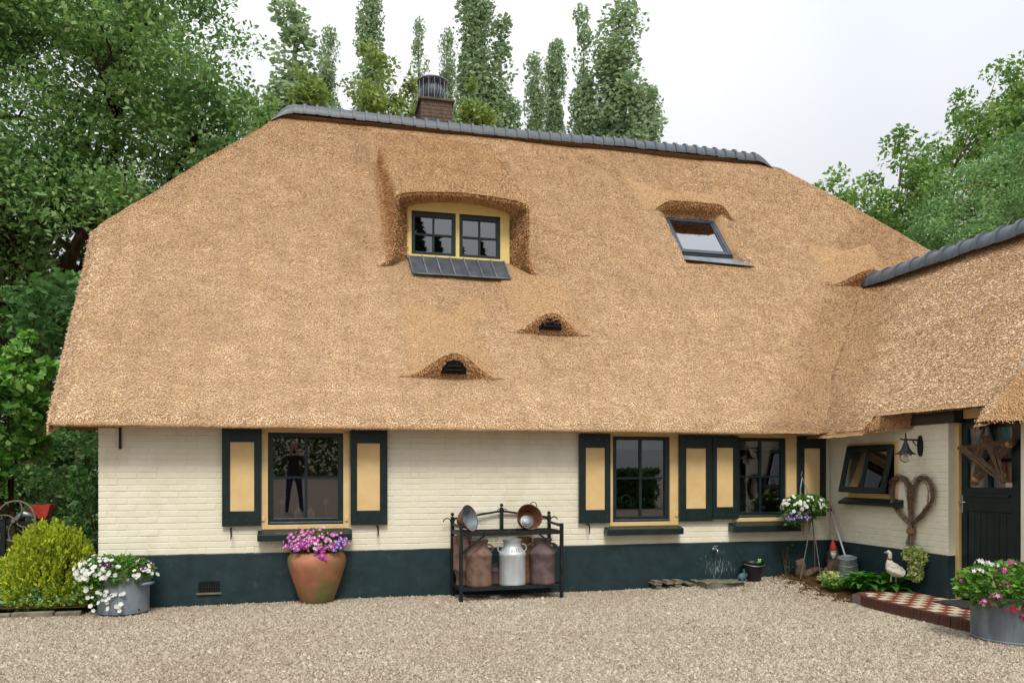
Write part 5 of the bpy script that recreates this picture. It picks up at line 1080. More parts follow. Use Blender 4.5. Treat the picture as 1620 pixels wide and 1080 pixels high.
MB().lathe([(0, 0), (.02, .02), (.038, .06), (.043, .09), (.036, .10), (0, .10)], 14, (-.05, -.072, .255), caps=(False, False), sy=.7).build('beard', 'white', gn, smooth=True)
MB().lathe([(0, -.011), (.009, -.004), (.011, .003), (0, .011)], 10, (-.05, -.108, .365), caps=(False, False)).build('nose', 'skin_paint', gn, smooth=True)
X_ = 7.0; Y_ = -.62; gz = float(ground_z(X_, Y_)) + .05; zb = thing('zinc_bucket', 'upturned grey zinc bucket tilted in the corner bed', 'bucket', (X_, Y_, gz + .02)); zb.rotation_euler = (.10, -.16, .3)
autosmooth(MB().lathe([(.165, 0), (.165, .012), (.155, .02), (.122, .275), (.128, .285), (.118, .290), (.112, .275), (0, .272)], 32, caps=(False, False)).build('bucket', 'zinc', zb))
for zz, rr in ((.09, .150), (.19, .137)): MB().lathe([(rr - .006, -.005), (rr + .003, 0), (rr - .006, .005)], 32, (0, 0, zz), caps=(False, False)).build('raised_band', 'zinc', zb, smooth=True)
bt = on_wall(1337, 880, -.46); tp = on_wall(1309.6, 793, -.03); d_ = tp - bt; tl0 = bt - d_ * .42; tl0[2] = max(tl0[2], .12)
brm = thing('broom_stick', 'white broom stick with red end leaning in the corner behind the zinc bucket', 'broom', tuple(tl0))
MB().tube([V3(0, 0, 0), (tp - tl0) * .5, (tp - tl0) * .87], .0125, 10).build('stick', 'white', brm, smooth=True); MB().tube([(tp - tl0) * .87, (tp - tl0) * .94, (tp - tl0) * 1.0], [.0155, .017, .014], 10).build('red_grip', 'red', brm, smooth=True)
gp = on_wing(1414, 912, 6.86); goose = thing('goose_statue', 'weathered white goose statue standing among the hosta leaves', 'statue', (6.86, float(gp[1]), float(gp[2]) - .01), 0.0)
goose.scale = (.84, .84, .84)
path = [(0, -.20, .05), (0, -.13, .075), (0, -.05, .10), (0, .03, .135), (0, .085, .19), (0, .095, .25), (0, .08, .31), (0, .085, .352), (0, .115, .365), (0, .15, .355)]
rads = [.010, .055, .090, .095, .065, .036, .027, .030, .030, .018]
MB().tube(path, rads, 16).build('goose_body', 'goose', goose, smooth=True)
MB().tube([(0, .15, .357), (0, .185, .352), (0, .205, .346)], [.017, .012, .004], 10).build('beak', 'goose_beak', goose, smooth=True); MB().lathe([(.033, -.014), (.038, 0), (.033, .014)], 16, (0, .088, .268), caps=(False, False), axis=(0, -.15, 1)).build('neck_band', 'brown', goose, smooth=True)
for s_ in (-1, 1):
    MB().tube([(s_ * .083, .05, .14), (s_ * .098, -.02, .125), (s_ * .075, -.11, .095), (s_ * .03, -.19, .065)], [.02, .038, .032, .006], 10).build('wing', 'goose', goose, smooth=True)
    MB().tube([(s_ * .035, .0, .06), (s_ * .038, .005, .02), (s_ * .04, .01, -.06)], .012, 8).build('leg', 'goose_beak', goose)
    MB().lathe([(0, -.004), (.005, 0), (0, .004)], 8, (s_ * .028, .118, .37), caps=(False, False)).build('eye', 'iron', goose)
lm = MB(); nL = 7; rows = []
for i_ in range(nL):
    t_ = i_ / (nL - 1); w_ = .055 * math.sin(pi * min(1, t_ * .92 + .06)) ** .8; zc = .10 * math.sin(t_ * 2.2) - .10 * t_ * t_; rows.append([(-w_, .24 * t_, zc + w_ * .35), (-w_ * .5, .24 * t_, zc + w_ * .1), (0, .24 * t_, zc), (w_ * .5, .24 * t_, zc + w_ * .1), (w_, .24 * t_, zc + w_ * .35)])
lm.grid(rows); hme = bpy.data.meshes.new('hosta_leaf'); hme.from_pydata(lm.v, [], lm.f); hme.update(); hme.materials.append(M['hosta']); hme.polygons.foreach_set('use_smooth', np.ones(len(hme.polygons), bool))
for i_, (hx_, hy_2, n_, sc_, lb) in enumerate(((6.74, -1.16, 30, .85, 'hosta with broad green leaves left of the goose by the zinc bucket'), (6.70, -1.36, 40, 1.05, 'hosta with broad green leaves in front of the goose statue'), (6.95, -1.56, 40, 1.15, 'large hosta below the twig heart beside the tiled porch'))):
    gz = float(ground_z(hx_, hy_2)) + .03; t = thing('hosta_plant', lb, 'plant', (hx_, hy_2, gz), 0, 'hostas in the corner bed')
    for k in range(n_):
        o = bpy.data.objects.new('leaf', hme); COL.objects.link(o); o.parent = t; a = k * 2.4 + random.uniform(-.3, .3); q_ = (k + .5) / n_; el = 1.15 - 1.0 * q_ + random.uniform(-.15, .15); s2_ = sc_ * random.uniform(.75, 1.15)
        o.rotation_euler = (el, random.uniform(-.25, .25), a); o.scale = (s2_, s2_, s2_); o.location = (-sin(a) * .03, cos(a) * .03, .04 + .05 * (1 - q_))
def low_plant(name, label, cat, loc, r, n, leaf, m_, stems=0, h=.2):
    t = thing(name, label, cat, loc); p = ell_pts(n, (0, 0, h * .5), (r[0], r[1], h * .55), .2); link('leaves', leaf_mesh('leaves', p, leaf, .55, out=p * 2, up=.5), m_, t, kind='stuff')
    for k in range(stems): a = random.uniform(0, 2 * pi); MB().tube([(0, 0, 0), (r[0] * .4 * cos(a), r[1] * .4 * sin(a), h * .5), (r[0] * .8 * cos(a), r[1] * .8 * sin(a), h * .9)], .004, 5).build('stem', 'plant', t)
    return t
low_plant('yellow_flowered_plant', 'low pale green plant at the foot of the zinc bucket', 'plant', (6.66, -.72, .09), (.17, .16, .2), 420, .05, 'varieg', 5, .16)
low_plant('small_fern', 'small green leafy plant in front of the gnome stump', 'plant', (float(WX(1305, -.45)), -.46, .08), (.14, .08, .1), 160, .055, 'plant', 4, .10)
low_plant('bedding_plant', 'low green plant where the porch edge curves into the bed', 'plant', (6.50, -1.05, .08), (.16, .18, .1), 260, .05, 'plant', 4, .11)
wsp = thing('climbing_stem', 'thin dark creeper growing up the plinth beside the black bucket', 'plant', (float(WX(1246, -.05)), -.06, .08))
for k in range(5):
    a = random.uniform(-.08, .08); MB().tube([(a, 0, 0), (a + random.uniform(-.04, .04), 0, .2), (a + random.uniform(-.06, .06), .02, random.uniform(.35, .50))], .003, 5).build('stem', 'brown', wsp)
q = rng.uniform(-1, 1, (60, 3)) * V3(.09, .02, .24) + V3(0, -.01, .25); link('leaves', leaf_mesh('lv', q, .03, .6), 'dark_leaf', wsp, kind='stuff')

# twig heart on the wing wall
def twig_bundle(mb, path, n, rad, spread, tw=.004, wild=.012, ends=.06):
    P = np.array(path, float); m = len(P); tg = np.gradient(P, axis=0)
    for k in range(n):
        a0 = random.uniform(0, 2 * pi); rr = spread * math.sqrt(random.random()); i0, i1 = (0, m) if random.random() < .5 else sorted(random.sample(range(m + 1), 2)); 
        if i1 - i0 < m * .35: i0, i1 = 0, m
        pts = []; tws = random.uniform(.1, .5); off = rng.normal(0, wild, 3)
        for i in range(i0, i1):
            u, v, d = basis(tg[i]); a = a0 + tws * i; pts.append(P[i] + (u * cos(a) + v * sin(a)) * rr * rad + off * sin(pi * (i - i0) / max(1, i1 - i0 - 1)) + rng.normal(0, .002, 3))
        if len(pts) > 2: mb.tube(pts, [tw * (1.1 - .6 * q / len(pts)) for q in range(len(pts))], 4)
hp0 = on_wing(1440, 840, XW - .06); heart = thing('twig_heart', 'large brown twig heart wreath hanging on the wall under the lamp', 'wreath', (XW - .05, float(hp0[1]), float(hp0[2])))
hw_ = .36; hh_ = .70
def hc(sgn):
    pts = []
    for t_ in np.linspace(0, 1, 26):
        if t_ < .45: q = t_ / .45; y = sgn * (.02 + .335 * math.sin(q * pi / 2) ** 1.1); z = .10 + .38 * q ** 1.2
        else: q = (t_ - .45) / .55; a = pi * q * 1.02; y = sgn * (.195 + .16 * cos(a)); z = .48 + .19 * sin(a)
        pts.append((0, -y, z))
    for q in np.linspace(.1, 1, 8): pts.append((0, -sgn * (.035 * (1 - q)), .46 - .38 * q))
    return pts
for s_ in (-1, 1):
    mb = MB(); twig_bundle(mb, hc(s_), 40, .028, 1.0, .0040, .012); mb.build('twig_loop', 'twig', heart)
mb = MB(); twig_bundle(mb, [(0, 0, .16), (0, 0, .08), (0, .0, 0), (0, 0, -.08), (0, 0, -.18)], 20, .03, 1.0, .004)
for k in range(34): a = random.uniform(-1, 1); mb.tube([(random.uniform(-.02, .02), a * .02, .02), (random.uniform(-.03, .0), a * .03, -.08), (random.uniform(-.05, .01), a * .085, random.uniform(-.24, -.15))], [.004, .004, .002], 4)
mb.build('twig_tail', 'twig', heart)
MB().lathe([(.050, -.03), (.055, 0), (.050, .03)], 14, (0, 0, .0), caps=(False, False)).build('binding', 'tape', heart, smooth=True)
mb = MB()
for k in range(26):
    s_ = random.choice((-1, 1)); c_ = hc(s_); i = random.randrange(4, 26); p_ = V3(*c_[i]); d_ = rng.normal(0, 1, 3) * V3(.3, 1, 1); d_ /= np.linalg.norm(d_); mb.tube([p_, p_ + d_ * .05, p_ + d_ * .09 + V3(0, 0, .02)], [.003, .002, .001], 4)
mb.build('loose_twigs', 'twig', heart)
vp = thing('variegated_plant', 'cream edged trailing plant on the wall below the twig heart', 'plant', (XW - .09, float(on_wing(1446, 890, XW - .1)[1]), float(on_wing(1446, 890, XW - .1)[2])))
p = np.concatenate([ell_pts(560, (0, 0, .08), (.09, .20, .13)), ell_pts(320, (-.01, -.02, -.10), (.07, .12, .14))]); link('leaves', leaf_mesh('vl', p, .05, .55, out=np.array([-.6, 0, -.4])), 'varieg', vp, kind='stuff')
for k in range(6): MB().tube([(.02, random.uniform(-.05, .05), .15), (-.03, random.uniform(-.12, .12), .02), (-.02, random.uniform(-.08, .08), -.2)], .003, 5).build('stem', 'plant', vp)

# wall lamp
lp = on_wing(1457, 705, XW); lamp = thing('wall_lamp', 'black bell shaped wall lamp with clear glass globe', 'lamp', (XW, float(lp[1]), float(lp[2])))
pts = [(0.055 * cos(a) * .62, .125 * sin(a)) for a in np.linspace(0, 2 * pi, 20, endpoint=False)]
mb = MB(); n_ = len(pts); mb.add([(-.03, q[0], q[1]) for q in pts] + [(0, q[0] * 1.25, q[1] * 1.05) for q in pts], [tuple(range(n_))] + [(i, n_ + i, n_ + (i + 1) % n_, (i + 1) % n_) for i in range(n_)]); mb.build('back_plate', 'iron', lamp, bevel=.004)
lx = -.22
MB().tube([(-.02, 0, .07), (-.12, 0, .075), (lx - .05, 0, .075), (lx - .075, 0, .085)], [.013, .011, .010, .012], 8).build('arm', 'iron', lamp, smooth=True); MB().tube([(-.02, 0, .0), (-.08, 0, .01), (-.12, 0, .06)], .007, 8).build('scroll', 'iron', lamp, smooth=True)
autosmooth(MB().lathe([(0, .16), (.008, .15), (.008, .10), (.016, .085), (.018, .05), (.030, .02), (.045, -.03), (.075, -.075), (.118, -.098), (.122, -.106), (.110, -.104), (.06, -.06), (.0, -.0)], 28, (lx, 0, 0), caps=(False, False)).build('bell_shade', 'iron', lamp), 60)
MB().lathe([(.055, -.085), (.068, -.12), (.070, -.15), (.055, -.185), (.03, -.202), (0, -.207)], 24, (lx, 0, 0), caps=(False, False)).build('glass_globe', 'bulb_glass', lamp, smooth=True)
MB().lathe([(.012, -.08), (.014, -.11), (.026, -.135), (.026, -.15), (.015, -.168), (0, -.172)], 16, (lx, 0, 0), caps=(False, False)).build('bulb', 'white', lamp, smooth=True)

# star wreath on the door
sp = on_wing(1563, 720, xd - .06); star = thing('twig_star', 'five pointed brown twig star hanging over the door panes', 'wreath', (xd - .06, float(sp[1]), float(sp[2])), 0)
Rs = .335; V5 = [V3(0, Rs * sin(2 * pi * k / 5 + .08), Rs * cos(2 * pi * k / 5 + .08)) for k in range(5)]
for k in range(5):
    a, b = V5[k], V5[(k + 2) % 5]; e = (b - a) / np.linalg.norm(b - a); a2, b2 = a - e * .05, b + e * .05
    mb = MB(); off = V3(-.025 * (k % 2), 0, 0); twig_bundle(mb, [a2 * (1 - t_) + b2 * t_ + off for t_ in np.linspace(0, 1, 9)], 36, .040, 1.0, .0050, .006); mb.build('twig_bundle', 'twig', star)
for k in range(5): 
    MB().lathe([(.040, -.025), (.044, 0), (.040, .025)], 14, V5[k] * .93, caps=(False, False), axis=V5[k]).build('raffia_binding', 'raffia' if k else 'iron', star, smooth=True)
MB().tube([V5[0] * .95 + V3(-.03, 0, 0), V5[0] * 1.1 + V3(-.02, -.02, .02), V3(0, 0, Rs + .12)], .006, 6).build('hanging_cord', 'iron', star)
bell = MB().lathe([(.012, 0), (.022, -.02), (.028, -.07), (.036, -.10), (.038, -.105)], 16, V5[0] * .9 + V3(-.05, -.07, .02), caps=(True, True)).build('bell', 'grey_iron', star, smooth=True)
rib = MB(); rib.tube([V5[0] * 1.0 + V3(-.05, .03, .03), V5[0] * .95 + V3(-.06, 0, .0), V5[0] * .9 + V3(-.06, -.05, .04), V5[0] * .8 + V3(-.05, -.02, -.03)], [.02, .03, .028, .01], 8); rib.build('dark_bow', 'iron', star, smooth=True)

# ---- ornaments on the sill of the left window
xa, xb, za, zb2 = ra
for px, lb in ((446, 'clear glass lantern on the left of the window sill behind the left window'), (516, 'clear glass lantern on the right of the window sill behind the left window')):
    t = thing('glass_lantern', lb, 'lantern', (WX(px, .22), .22, za + .051), 0, 'pair of glass lanterns')
    MB().lathe([(.04, 0), (.012, .01), (.01, .16), (.02, .175)], 16, caps=(True, True)).build('foot', 'zinc', t, smooth=True); MB().lathe([(.02, .175), (.055, .20), (.06, .25), (.04, .31), (.03, .33)], 16, caps=(False, False)).build('glass_globe', 'bulb_glass', t, smooth=True); MB().lathe([(.03, .19), (.03, .25)], 14, caps=(True, True)).build('candle', 'white', t)
for px, lb in ((472, 'small cream house ornament left of the centre bar behind the left window'), (491, 'small cream house ornament right of the centre bar behind the left window')):
    t = thing('house_ornament', lb, 'ornament', (WX(px, .2), .20, za + .051), 0, 'pair of house ornaments')
    MB().add([(-.055, -.02, 0), (.055, -.02, 0), (.055, -.02, .09), (0, -.02, .155), (-.055, -.02, .09), (-.055, .02, 0), (.055, .02, 0), (.055, .02, .09), (0, .02, .155), (-.055, .02, .09)], [(0, 1, 2, 3, 4), (9, 8, 7, 6, 5), (0, 5, 6, 1), (1, 6, 7, 2), (2, 7, 8, 3), (3, 8, 9, 4), (4, 9, 5, 0)]).build('ornament_block', 'eyec', t)
t = thing('kitchen_tap', 'curved chrome kitchen tap behind the middle window', 'tap', (WX(998, .45), .45, rb_[2] - .05))
MB().tube([(0, 0, 0), (0, 0, .30)] + [(-.075 + .075 * cos(a), 0, .30 + .10 * sin(a)) for a in np.linspace(.2, pi, 10)] + [(-.15, 0, .24)], .011, 10).build('swan_neck', 'chrome', t, smooth=True); MB().lathe([(.03, 0), (.03, .03), (.015, .05)], 14, caps=(True, True)).build('tap_base', 'chrome', t, smooth=True)
t = thing('worktop', 'pale kitchen worktop under the middle window', 'worktop', (rb_[0] - .6, .30, rb_[2] - .09)); MB().box(0, 3.2, .003, .6, 0, .035).build('worktop_slab', 'room', t, bevel=.003); MB().box(.02, 3.18, .03, .58, -.75, -.002).build('cupboard', 'white', t)
t = thing('potted_houseplant', 'dark leafy houseplant on the sill behind the right window', 'plant', (WX(1180, .22), .22, rc[2] + .013)); MB().lathe([(.05, 0), (.065, .07), (.055, .07), (0, .06)], 18).build('pot', 'white', t, smooth=True); p = ell_pts(300, (0, 0, .17), (.13, .06, .12)); link('leaves', leaf_mesh('hl', p, .05, .6), 'dark_leaf', t, kind='stuff')

# ================================================================ TREES AND SHRUBS
def limb(mb, a, b, r0, r1, bend=.12, n=6, seg=7):
    a = np.asarray(a, float); b = np.asarray(b, float); L = np.linalg.norm(b - a); o = rng.normal(0, 1, 3) * L * bend; o2 = rng.normal(0, 1, 3) * L * bend * .4
    pts = [a + (b - a) * t + o * math.sin(pi * t) * .6 + o2 * math.sin(2 * pi * t) for t in np.linspace(0, 1, n)]; mb.tube(pts, [r0 + (r1 - r0) * t for t in np.linspace(0, 1, n)], seg); return pts
def tree(name, label, base, fork, crowns, leaf, ncl, per, cr, mats, trunk_r=.25, group=None, aspect=.6, limbs=9, flat=.7, shell=.5, cat='tree'):
    """crowns = list of (centre offset from base, radii); leaves in clumps at limb ends"""
    global rng; rng = np.random.default_rng(zlib.crc32(label.encode()))
    base = np.asarray(base, float); t = thing(name, label, cat, tuple(base), 0, group)
    cs = []
    for c, r in crowns:
        k = max(4, int(ncl * np.prod(r) ** (2 / 3) / sum(np.prod(q[1]) ** (2 / 3) for q in crowns))); cs.append(ell_pts(k, c, r, shell))
    cs = np.concatenate(cs); wob = n3(cs * .8, 2.1)[:, None]; ctr = np.mean(cs, 0); cs = ctr + (cs - ctr) * (1 + .10 * wob)
    mb = MB(); fk = V3(0.15 * rng.normal(), .15 * rng.normal(), fork); pts = limb(mb, (0, 0, -.1), fk, trunk_r, trunk_r * .75, .04, 7, 10)
    idx = rng.permutation(len(cs))[:limbs * 5]; main = cs[idx[:limbs]]; mids = []
    for m_ in main: p = limb(mb, fk - V3(0, 0, .1), m_ * .92 + fk * .08, trunk_r * .5, trunk_r * .08, .10, 8, 7); mids += p[3:7]
    mids = np.array(mids)
    for m_ in cs[idx[limbs:]]:
        k = int(np.argmin(np.sum((mids - m_) ** 2, 1))); limb(mb, mids[k], m_, trunk_r * .14, trunk_r * .03, .12, 4, 5)
    mb.build('trunk', mats[1], t, smooth=True)
    p, d = clumps(cs, per, cr, flat); link('crown', leaf_mesh('crown', p, leaf, aspect, out=d * .6, up=.5), mats[0], t, kind='stuff')
    return t
def gpt(px, d): p = at_depth(px, 745, d); return V3(p[0], p[1], 0)

# large oak behind the left end of the house
b = gpt(52, 18.5)
tree('oak_tree', 'large dark green tree with forked trunk rising left of the roof', b, 4.6, [((.2, 0, 10.2), (5.0, 4.6, 4.4)), ((2.6, -.6, 9.2), (2.3, 2.2, 2.4)), ((-2, -1.5, 7.0), (3.2, 2.4, 1.7)), ((.6, -2.0, 7.2), (2.6, 1.8, 1.3)), ((0, 0, 13.5), (3.6, 3.4, 2.6))], .12, 640, 215, .76, ('oak', 'bark'), .40, limbs=16)
for px, d, h, w_, lb in ((-40, 27, 11, 3.6, 'dark tree in the wood behind the forked trunk, at the left edge'), (110, 30, 9, 3.4, 'dark tree in the wood behind the forked trunk, next to the roof')):
    tree('woodland_tree', lb, gpt(px, d), 2.0, [((0, 0, h * .5), (w_, 3, h * .45))], .22, 150, 110, 1.0, ('dark_leaf', 'bark'), .22, 'trees of the wood behind the house', limbs=6, shell=.3)
b = gpt(124, 15.5); t = thing('tree_trunk', 'bare dark trunk seen between the hedge and the eave corner', 'tree', tuple(b)); mb = MB(); limb(mb, (0, 0, -.1), (.05, 0, 4.2), .17, .13, .01, 6, 10); mb.build('trunk', 'bark', t, smooth=True); p = ell_pts(2400, (0, 0, 4.6), (1.5, 1.2, .9)); link('crown', leaf_mesh('c', p, .16, .6), 'dark_leaf', t, kind='stuff')
b = at_depth(10, 745, 11.6)
tree('linden_tree', 'bright green broad leaved young tree at the left edge of the picture', (b[0], b[1], 0), 1.0, [((.05, 0, 2.55), (.62, .55, 1.05)), ((-.45, 0, 1.7), (.35, .4, .5))], .105, 100, 66, .17, ('linden', 'bark'), .06, aspect=.85, limbs=6, shell=.45)
def hedge(name, label, x0, x1, y0, y1, z1, n, leaf, m_, stems=5):
    t = thing(name, label, 'hedge', ((x0 + x1) / 2, (y0 + y1) / 2, 0)); w_, d_ = (x1 - x0) / 2, (y1 - y0) / 2
    p = rng.uniform(-1, 1, (n, 3)); f = rng.integers(0, 3, n); k = rng.random(n) < .75; s_ = rng.uniform(.82, 1.0, n)
    p[k & (f == 0), 0] = np.sign(p[k & (f == 0), 0]) * s_[k & (f == 0)]; p[k & (f == 1), 1] = -s_[k & (f == 1)]; p[k & (f == 2), 2] = s_[k & (f == 2)]
    q = p * V3(w_, d_, z1 / 2) + V3(0, 0, z1 / 2); q += .10 * np.stack([n3(q * 1.7, 1), n3(q * 1.9, 2), n3(q * 1.5, 3)], 1)
    link('foliage', leaf_mesh('hedge', q, leaf, .6), m_, t, kind='stuff')
    for i in range(stems): x = -w_ * .8 + 1.6 * w_ * i / max(1, stems - 1); MB().tube([(x, 0, 0), (x + .05, 0, z1 * .5), (x, .05, z1 * .8)], [.04, .03, .01], 6).build('stem', 'bark', t)
    return t
hedge('garden_hedge', 'dense dark green hedge behind the golden shrub', -9.5, -2.75, 4.6, 5.8, 2.25, 15000, .085, 'dark_leaf', 6)
b = at_depth(118, 745, 12.6); tree('feathery_shrub', 'feathery mid green shrub between hedge and house corner', (b[0], b[1], .05), .3, [((0, 0, .85), (.62, .5, .75))], .10, 60, 60, .22, ('oak', 'bark'), .035, aspect=.35, limbs=6, cat='shrub')
b = at_depth(150, 745, 11.0); tree('ivy_column', 'narrow dark evergreen shrub against the house corner', (-2.95, 1.3, .05), .3, [((0, 0, 1.0), (.28, .3, .95))], .06, 50, 60, .13, ('dark_leaf', 'bark'), .03, limbs=5, cat='shrub')
b = at_depth(18, 745, 13.4); tree('laurel_shrub', 'dense green shrub behind the old farm machine', (b[0], b[1], .05), .2, [((0, 0, .85), (1.0, .6, .85))], .10, 110, 70, .22, ('oak', 'bark'), .04, limbs=6, cat='shrub', shell=.3)
# golden shrub
gs = thing('golden_shrub', 'rounded yellow green golden shrub at the left corner of the house', 'shrub', (-3.12, .26, .03))
nst = 900; tipd = rng.normal(0, 1, (nst, 3)); tipd[:, 2] = np.abs(tipd[:, 2]) * 1.1 + .05; tipd /= np.linalg.norm(tipd, axis=1, keepdims=True); tip = tipd * V3(.60, .55, 1.0) * rng.uniform(.84, 1.03, (nst, 1))
pp = []; oo = []
for k in range(nst):
    m_ = 26; tt = rng.uniform(.0, 1, (m_, 1)); up_ = tipd[k] * .5 + V3(0, 0, .6); up_ /= np.linalg.norm(up_); pp.append(tip[k] - up_ * .16 * (1 - tt) + rng.normal(0, .024, (m_, 3)) * (1.3 - tt)); oo.append(np.tile(up_ * 2.2, (m_, 1)))
pp = np.concatenate(pp); oo = np.concatenate(oo); pp[:, 2] = np.maximum(pp[:, 2], .03)
link('foliage', leaf_mesh('golden', pp, .045, .42, out=oo, up=.2), 'golden', gs, kind='stuff')
p = ell_pts(2200, (0, -.08, .12), (.66, .55, .2)); p[:, 2] = np.abs(p[:, 2]); link('lower_leaves', leaf_mesh('gl', p, .05, .5), 'oak', gs, kind='stuff')
for k in range(7): a = k * .9; MB().tube([(0, 0, 0), (.2 * cos(a), .18 * sin(a), .35), (.36 * cos(a), .3 * sin(a), .75)], [.012, .008, .003], 5).build('stem', 'bark', gs)

# old farm machine with wheel
b = at_depth(20, 745, 11.2); b[2] = 0; mc = thing('farm_machine', 'old iron farm machine with spoked wheel and red trough behind the shrub', 'farm machine', (b[0], b[1], .05))
wc_ = at_depth(24, 824, 11.2) - b - V3(0, 0, .05); wn_ = V3(-.25, -.95, .1)
def torus(c, R_, r_, ax, seg=36): u, v, d = basis(ax); return [np.asarray(c) + (u * cos(a) + v * sin(a)) * R_ for a in np.linspace(0, 2 * pi, seg)]
whl = MB().tube(torus(wc_, .285, 0, wn_), .016, 7, caps=False).build('wheel', 'grey_iron', mc, smooth=True); MB().lathe([(.03, -.05), (.035, 0), (.03, .05)], 12, wc_, caps=(True, True), axis=wn_).build('hub', 'grey_iron', whl)
u, v, d = basis(wn_)
for k in range(4):
    a = k * pi / 2 + .5; MB().tube([wc_ + (u * cos(a + q * .9) + v * sin(a + q * .9)) * .285 * q for q in np.linspace(.05, 1, 6)], .011, 6).build('spoke', 'grey_iron', whl)
MB().tube([wc_ + V3(-.02, .05, .02), wc_ + V3(.10, .05, .10), wc_ + V3(.24, .08, .05)], [.03, .05, .035], 10).build('casting', 'zinc', mc, smooth=True); MB().tube(torus(wc_ + V3(.12, .07, -.06), .12, 0, wn_, 24), .014, 6, caps=False).build('gear_ring', 'grey_iron', mc, smooth=True)
tc_ = at_depth(63, 808, 11.4) - b - V3(0, 0, .05)
MB().add([tc_ + V3(*q) for q in ((-.13, -.09, .08), (.17, -.09, .10), (.17, .12, .10), (-.13, .12, .08), (-.09, -.06, -.11), (.10, -.06, -.11), (.10, .08, -.11), (-.09, .08, -.11))], [(4, 7, 6, 5), (0, 4, 5, 1), (1, 5, 6, 2), (2, 6, 7, 3), (3, 7, 4, 0)]).build('red_trough', 'red', mc, bevel=.008)
for x, y in ((-.14, -.05), (.02, .15), (.40, -.02), (.34, .14)): MB().bar((wc_[0] + x, wc_[1] + y, -.1), (wc_[0] + x * .95, wc_[1] + y, wc_[2] + (.02 if x < .3 else -.05)), .05, .06).build('leg', 'iron', mc)
MB().bar(wc_ + V3(-.16, .04, -.02), wc_ + V3(.46, .06, -.06), .05, .06).build('frame_beam', 'iron', mc); MB().bar(wc_ + V3(.36, .02, -.02), wc_ + V3(.52, .03, .06), .03, .04).build('crank', 'iron', mc)

# poplars far behind the ridge: three shapes, each tree its own object
def poplar_parts(seed, n=33000):
    global rng
    keep = rng; rng = np.random.default_rng(seed); lead = rng.integers(3, 6); cs = []; mb = MB(); limb(mb, (0, 0, 0), (0, 0, .93), .011, .002, .01, 8, 6)
    for k in range(lead):
        a = rng.uniform(0, 2 * pi); r_ = rng.uniform(.012, .034) if k else 0; top = 1.0 if k == 0 else rng.uniform(.6, .95)
        z = np.arange(.12 + .08 * k, top, .022); tp = np.clip((top - z) / .16, .12, 1)
        wob = .006 * np.sin(z * 40 + a * 3)
        cs.append(np.stack([cos(a) * r_ * np.sin(pi * np.clip(z, 0, 1)) + wob + rng.normal(0, .006, len(z)) * tp, sin(a) * r_ * np.sin(pi * np.clip(z, 0, 1)) + rng.normal(0, .006, len(z)) * tp, z], 1)); mb.tube([(0, 0, .1 + .05 * k), (cos(a) * r_, sin(a) * r_, .4), (cos(a) * r_ * .7, sin(a) * r_ * .7, top * .96)], [.005, .004, .001], 5)
    cs = np.concatenate(cs); cs = cs[rng.random(len(cs)) < .9]; per = n // len(cs); p, d = clumps(cs, per, .027, 1.3); me = leaf_mesh('poplar_crown', p, .0064, .8, out=d * .5 + V3(0, 0, .6)); rng = keep
    tm_ = bpy.data.meshes.new('poplar_trunk'); tm_.from_pydata(mb.v, [], mb.f); tm_.update(); tm_.materials.append(M['bark_pale']); me.materials.append(M['poplar']); return tm_, me
pops = [poplar_parts(k) for k in (3, 8, 21)]
for i, (px, wpx, top, d, lb) in enumerate(((468, 104, 8, 44, 'tall poplar with several leaders above the left end of the ridge'), (520, 34, 40, 46, 'thin wispy poplar just right of the leftmost ridge poplar'), (587, 50, -12, 46, 'tall poplar top rising out of the bushy green tree left of the chimney'), (662, 36, 28, 45, 'slim poplar directly left of the chimney cowl'), (707, 30, 48, 47, 'sparse small poplar directly right of the chimney cowl'), (748, 66, -45, 42, 'tallest thick poplar right of the chimney, cut by the picture top'), (792, 64, 28, 42, 'thick poplar leaning on the tallest one on its right side'), (849, 38, 84, 44, 'short poplar at the left of the group over the middle of the ridge'), (880, 40, 62, 45, 'slim poplar with round tip, second of the group over mid ridge'), (924, 46, 8, 43, 'tall narrow poplar left of the densest one over mid ridge'), (979, 78, 4, 42, 'tall dense poplar over the right half of the ridge'), (1024, 56, 136, 43, 'short broad poplar at the right end of the poplar group'))):
    tm_, cm_ = pops[i % 3]; ht = (HZ - top) / F_PX * d + CAM_H; sxy = (wpx / F_PX * d) / .064
    t = thing('poplar_tree', lb, 'tree', tuple(gpt(px, d)), i * 1.3, 'poplars behind the house'); t.scale = (sxy, sxy, ht)
    for nm, me in (('trunk', tm_), ('crown', cm_)):
        o = bpy.data.objects.new(nm, me); COL.objects.link(o); o.parent = t
        if nm == 'crown': o['kind'] = 'stuff'
for px, top, wpx, d, lb, m_ in ((592, 52, 140, 30, 'bushy yellow green tree behind the ridge left of the chimney', 'lime_tree'), (492, 70, 86, 30, 'mid green tree behind the left part of the ridge', 'lime_tree'), (752, 118, 80, 30, 'low yellow green tree top behind the ridge right of the chimney', 'lime_tree'), (420, 150, 60, 32, 'small green tree top between the big tree and the ridge end', 'right_tree'), (655, 120, 60, 31, 'pale green tree top right behind the chimney', 'lime_tree')):
    ht = (HZ - top) / F_PX * d + CAM_H; w_ = wpx / 2 / F_PX * d; tree('background_tree', lb, gpt(px, d), ht * .35, [((0, 0, ht * .66), (w_, w_, ht * .26)), ((0, 0, ht * .84), (w_ * .6, w_ * .6, ht * .15))], .17, 120, 80, .42, (m_, 'bark_pale'), .15, 'trees behind the ridge', limbs=10, shell=.35, flat=1.0)
